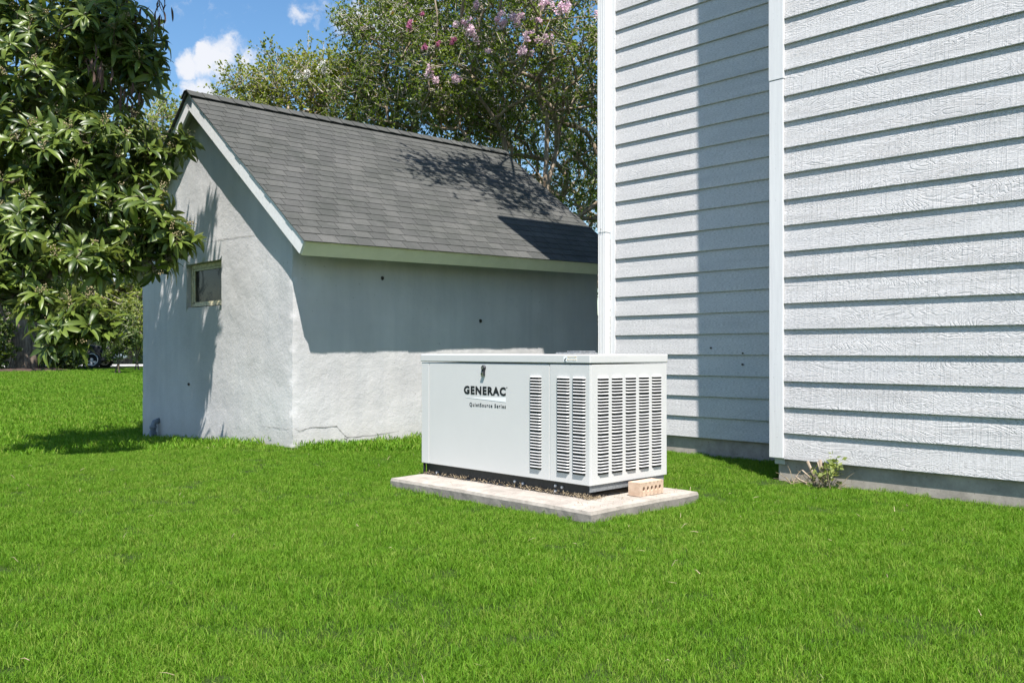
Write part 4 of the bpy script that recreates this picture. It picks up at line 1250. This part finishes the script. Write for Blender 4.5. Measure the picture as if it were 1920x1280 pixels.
old_tree(42, 33.0, .36, 'old shade tree with thick mottled trunk at the far edge of the lawn')
specs = [(-60, 52, 6.5, 4.2, 'farleaf', 'dark leafy tree behind the thick trunk at the far left edge'),
         (110, 50, 6.0, 3.8, 'farleaf', 'dense green tree behind the parked car'),
         (235, 46, 3.6, 3.2, 'farleaf2', 'pale yellowish tree beside the shed wall, far across the lawn'),
         (330, 60, 8.0, 5.0, 'farleaf', 'tall dark tree mostly hidden behind the shed'),
         (30, 75, 9.0, 5.5, 'farleaf2', 'pale sunlit tree far behind the row of trees')]
for i, (px, Z, rr_, h, mt, lab) in enumerate(specs):
    b = gpos(px, Z); c_ = (b[0], b[1], b[2] + h + .6)
    make_tree('far_tree', lab, 'tree', b, [(c_, (rr_ * .8, rr_ * .8, h * .85), 150)], 300 + i, M[mt], M['oakbark'], tw=8, lpt=8, tlen=1.1, lsize=.30, lw=.34, tip=.03, step=1.0)


def shrub(px, Z, rad, h, n, mat, label, seed, ls=.09, zlo=.0):
    b = gpos(px, Z); make_tree('shrub', label, 'shrub', b, [((b[0], b[1], b[2] + zlo + (h - zlo) * .5), (rad, rad, (h - zlo) * .5), n)], seed, mat, M['loqbark'], tw=7, lpt=9, tlen=.32, lsize=ls, lw=.35, tip=.006, step=.3, trunks=3)


shrub(-12, 31.5, .62, 2.0, 60, M['farleaf'], 'dark shrub left of the thick old trunk', 401, .12)
shrub(92, 35, .62, 1.7, 60, M['farleaf'], 'dark shrub just right of the thick old trunk', 402, .12)
shrub(122, 33.5, .55, .95, 50, M['farleaf'], 'low dark shrub in front of the parked car', 403, .12)
shrub(222, 30, .45, 1.9, 40, M['farleaf'], 'thin leafy sapling between the car wheel and the shed', 404, .10, .55)
shrub(258, 33, .7, 2.6, 50, M['farleaf2'], 'pale shrub right against the edge of the shed wall', 405, .10, 1.0)
mu = MB(); n = 26
c0 = gpos(45, 32.0); mu.v = [(c0[0], c0[1], c0[2] + .12)]
for rr_, hh in ((1.2, .10), (2.3, .02), (2.6, -.05)):
    for k_ in range(n):
        t = 2 * math.pi * k_ / n; q_ = 1 + .15 * noise.noise(Vector((math.cos(t) * 2, math.sin(t) * 2, 5))); x, y = c0[0] + math.cos(t) * rr_ * q_ * .8, c0[1] + math.sin(t) * rr_ * q_ * .5; mu.v.append((x, y, gz(x, y) + hh + .03 * random.random()))
mu.f = [(0, 1 + k_, 1 + (k_ + 1) % n) for k_ in range(n)] + [(1 + r_ * n + k_, 1 + (r_ + 1) * n + k_, 1 + (r_ + 1) * n + (k_ + 1) % n, 1 + r_ * n + (k_ + 1) % n) for r_ in (0, 1) for k_ in range(n)]
mu.m = [0] * len(mu.f); tag(mu.build('mulch_bed', M['mulch'], smooth=True), kind='structure')

# parked car, side on, mostly hidden
cw3 = gpos(172, 37.5)
car = empty('parked_car', (cw3[0], cw3[1], cw3[2]), 'dark parked car half hidden behind bushes, one alloy wheel showing', 'car')
ca = B - math.pi / 2 + .12; car.rotation_euler = (0, 0, ca)     # local +x runs to the right across the view


def car_part(mb, name, mat, parent=None, bevel=0, smooth=False): o = mb.build(name, mat, parent or car, smooth, bevel); return o


prof = [(.75, .30), (.86, .45), (.88, .72), (.72, .88), (-.35, 1.02), (-.95, 1.50), (-1.3, 1.62), (-2.9, 1.60), (-3.45, 1.12), (-3.62, .95), (-3.62, .42), (-3.45, .30)]
k = MB(); n = len(prof)
for y_, inset in ((0.0, 0), (1.75, 0)):
    for x_, z_ in prof: k.v.append((x_, y_ + (.14 if z_ > 1.1 else 0) * (1 if y_ == 0 else -1), z_))
k.f = [tuple(range(n)), tuple(reversed(range(n, 2 * n)))] + [(i, n + i, n + (i + 1) % n, (i + 1) % n) for i in range(n)]; k.m = [0] * len(k.f)
body = car_part(k, 'body', M['carpaint'], bevel=.05, smooth=False)
k = MB(); k.box(-1.25, -.62, -.0, .10, 1.06, 1.42); k.box(-2.15, -1.32, -.0, .10, 1.06, 1.48); k.box(-2.95, -2.22, -.0, .10, 1.06, 1.46); car_part(k, 'window', M['carglass'])
for x_ in (0, -2.75):
    for y_ in (-.03, 1.58):
        k = MB(); T_ = MB()
        for sgn in (0,):
            prof2 = [(.36, .02), (.375, .06), (.375, .16), (.36, .20), (.24, .20), (.24, .02)]; NN = 24
            for j in range(NN):
                t = 2 * math.pi * j / NN
                for r_, w_ in prof2: k.v.append((r_ * math.cos(t), w_, .375 + r_ * math.sin(t)))
            q_ = len(prof2)
            for j in range(NN):
                for i in range(q_): k.f.append((j * q_ + i, j * q_ + (i + 1) % q_, ((j + 1) % NN) * q_ + (i + 1) % q_, ((j + 1) % NN) * q_ + i)); k.m.append(0)
        wh = k.build('wheel', M['rubber'], car, True); wh.location = (x_, y_, 0)
        k = MB()
        for j in range(6):
            t = 2 * math.pi * j / 6 + .3; a = Vector((math.cos(t), 0, math.sin(t))); s = Vector((-a.z, 0, a.x))
            c_ = Vector((0, .045, .375)); k.poly([c_ + s * .05, c_ - s * .05, c_ + a * .245 - s * .055, c_ + a * .245 + s * .055] + [c_ + Vector((0, .03, 0)) + v for v in (s * .05, -s * .05, a * .245 - s * .055, a * .245 + s * .055)], [(0, 1, 2, 3), (7, 6, 5, 4), (0, 3, 7, 4), (1, 5, 6, 2)])
        for j in range(24):
            t = 2 * math.pi * j / 24; t2 = t + 2 * math.pi / 24
            k.poly([(r_ * math.cos(u), .012, .375 + r_ * math.sin(u)) for r_, u in ((.225, t), (.225, t2), (.262, t2), (.262, t))], [(0, 1, 2, 3)])
        k.tube([(0, .02, .375), (0, .06, .375)], .06, 12); k.tube([(0, .11, .375), (0, .12, .375)], .235, 20, 1)
        rm = k.build('rim', [M['rim'], M['black']], wh)
k = MB(); k.box(.66, .93, .05, 1.70, .42, .60); car_part(k, 'bumper', M['rim'], bevel=.03)
k = MB(); k.box(.74, .885, .02, .22, .66, .80); car_part(k, 'headlight', M['whitepaint'], bevel=.02)

# ------------------------------------------------------------------ cut back shrub at the house corner
sx_, Zs = 5.80, 6.2
sy_, Zs = onX(1535, sx_); sroot = empty('cut_back_shrub', (sx_, sy_, 0), 'stump of a cut back shrub resprouting at the house foundation', 'shrub'); so = Vector(sroot.location)


def spt(px, py, X=5.80): y, Z = onX(px, X); return Vector((X, y, EYE + (HOR - py) * Z / F))


for (a, b_, c_, d_, r_) in ((1528, 915, 1514, 864, .011), (1547, 918, 1537, 862, .013), (1526, 902, 1504, 881, .006), (1545, 890, 1533, 866, .006), (1512, 905, 1492, 893, .006), (1548, 905, 1562, 880, .006), (1526, 918, 1498, 898, .006)):
    p0, p1 = spt(a, b_, 5.79) - so, spt(c_, d_, 5.82 + random.uniform(-.06, .03)) - so; p0.z = min(p0.z, .03)
    MB().tube([p0, (p0 + p1) / 2 + Vector((random.uniform(-.01, .01), random.uniform(-.01, .01), 0)), p1], [r_ * 1.1, r_, r_ * .9], 8).build('stem', M['twigbark'], sroot, True)
V = []; r = np.random.default_rng(4)
cen = np.array([spt(1558 + r.normal() * 9, 880 + r.normal() * 10, 5.80 + r.normal() * .05) - so for _ in range(110)] + [spt(1537 + r.normal() * 8, 892 + r.normal() * 6, 5.76 + r.normal() * .04) - so for _ in range(30)])
V, Fc = leaf_cards(cen, r.normal(size=(len(cen), 3)) + np.array([-.3, 0, .4]), r.uniform(.025, .055, len(cen)), .3, r); t = r.random(len(cen)) * .9
o = bpy.data.objects.new('leaves', np_mesh('leaves', V, Fc, M['farleaf2'], attr=np.concatenate([t, t]))); C.objects.link(o); o.parent = sroot; o['kind'] = 'stuff'
k = MB()
for i in range(46):
    p0 = spt(random.uniform(1480, 1590), 912, 5.80 + random.uniform(-.08, .06)) - so; p0.z = .01; dv = Vector((random.gauss(0, .5), random.gauss(0, .8), random.uniform(.3, 1))).normalized() * random.uniform(.06, .20)
    k.tube([p0, p0 + dv * .6, p0 + dv + Vector((0, 0, -.02))], [.0022, .0018, .0008], 4)
k.build('dry_stalks', M['straw'], sroot)['kind'] = 'stuff'
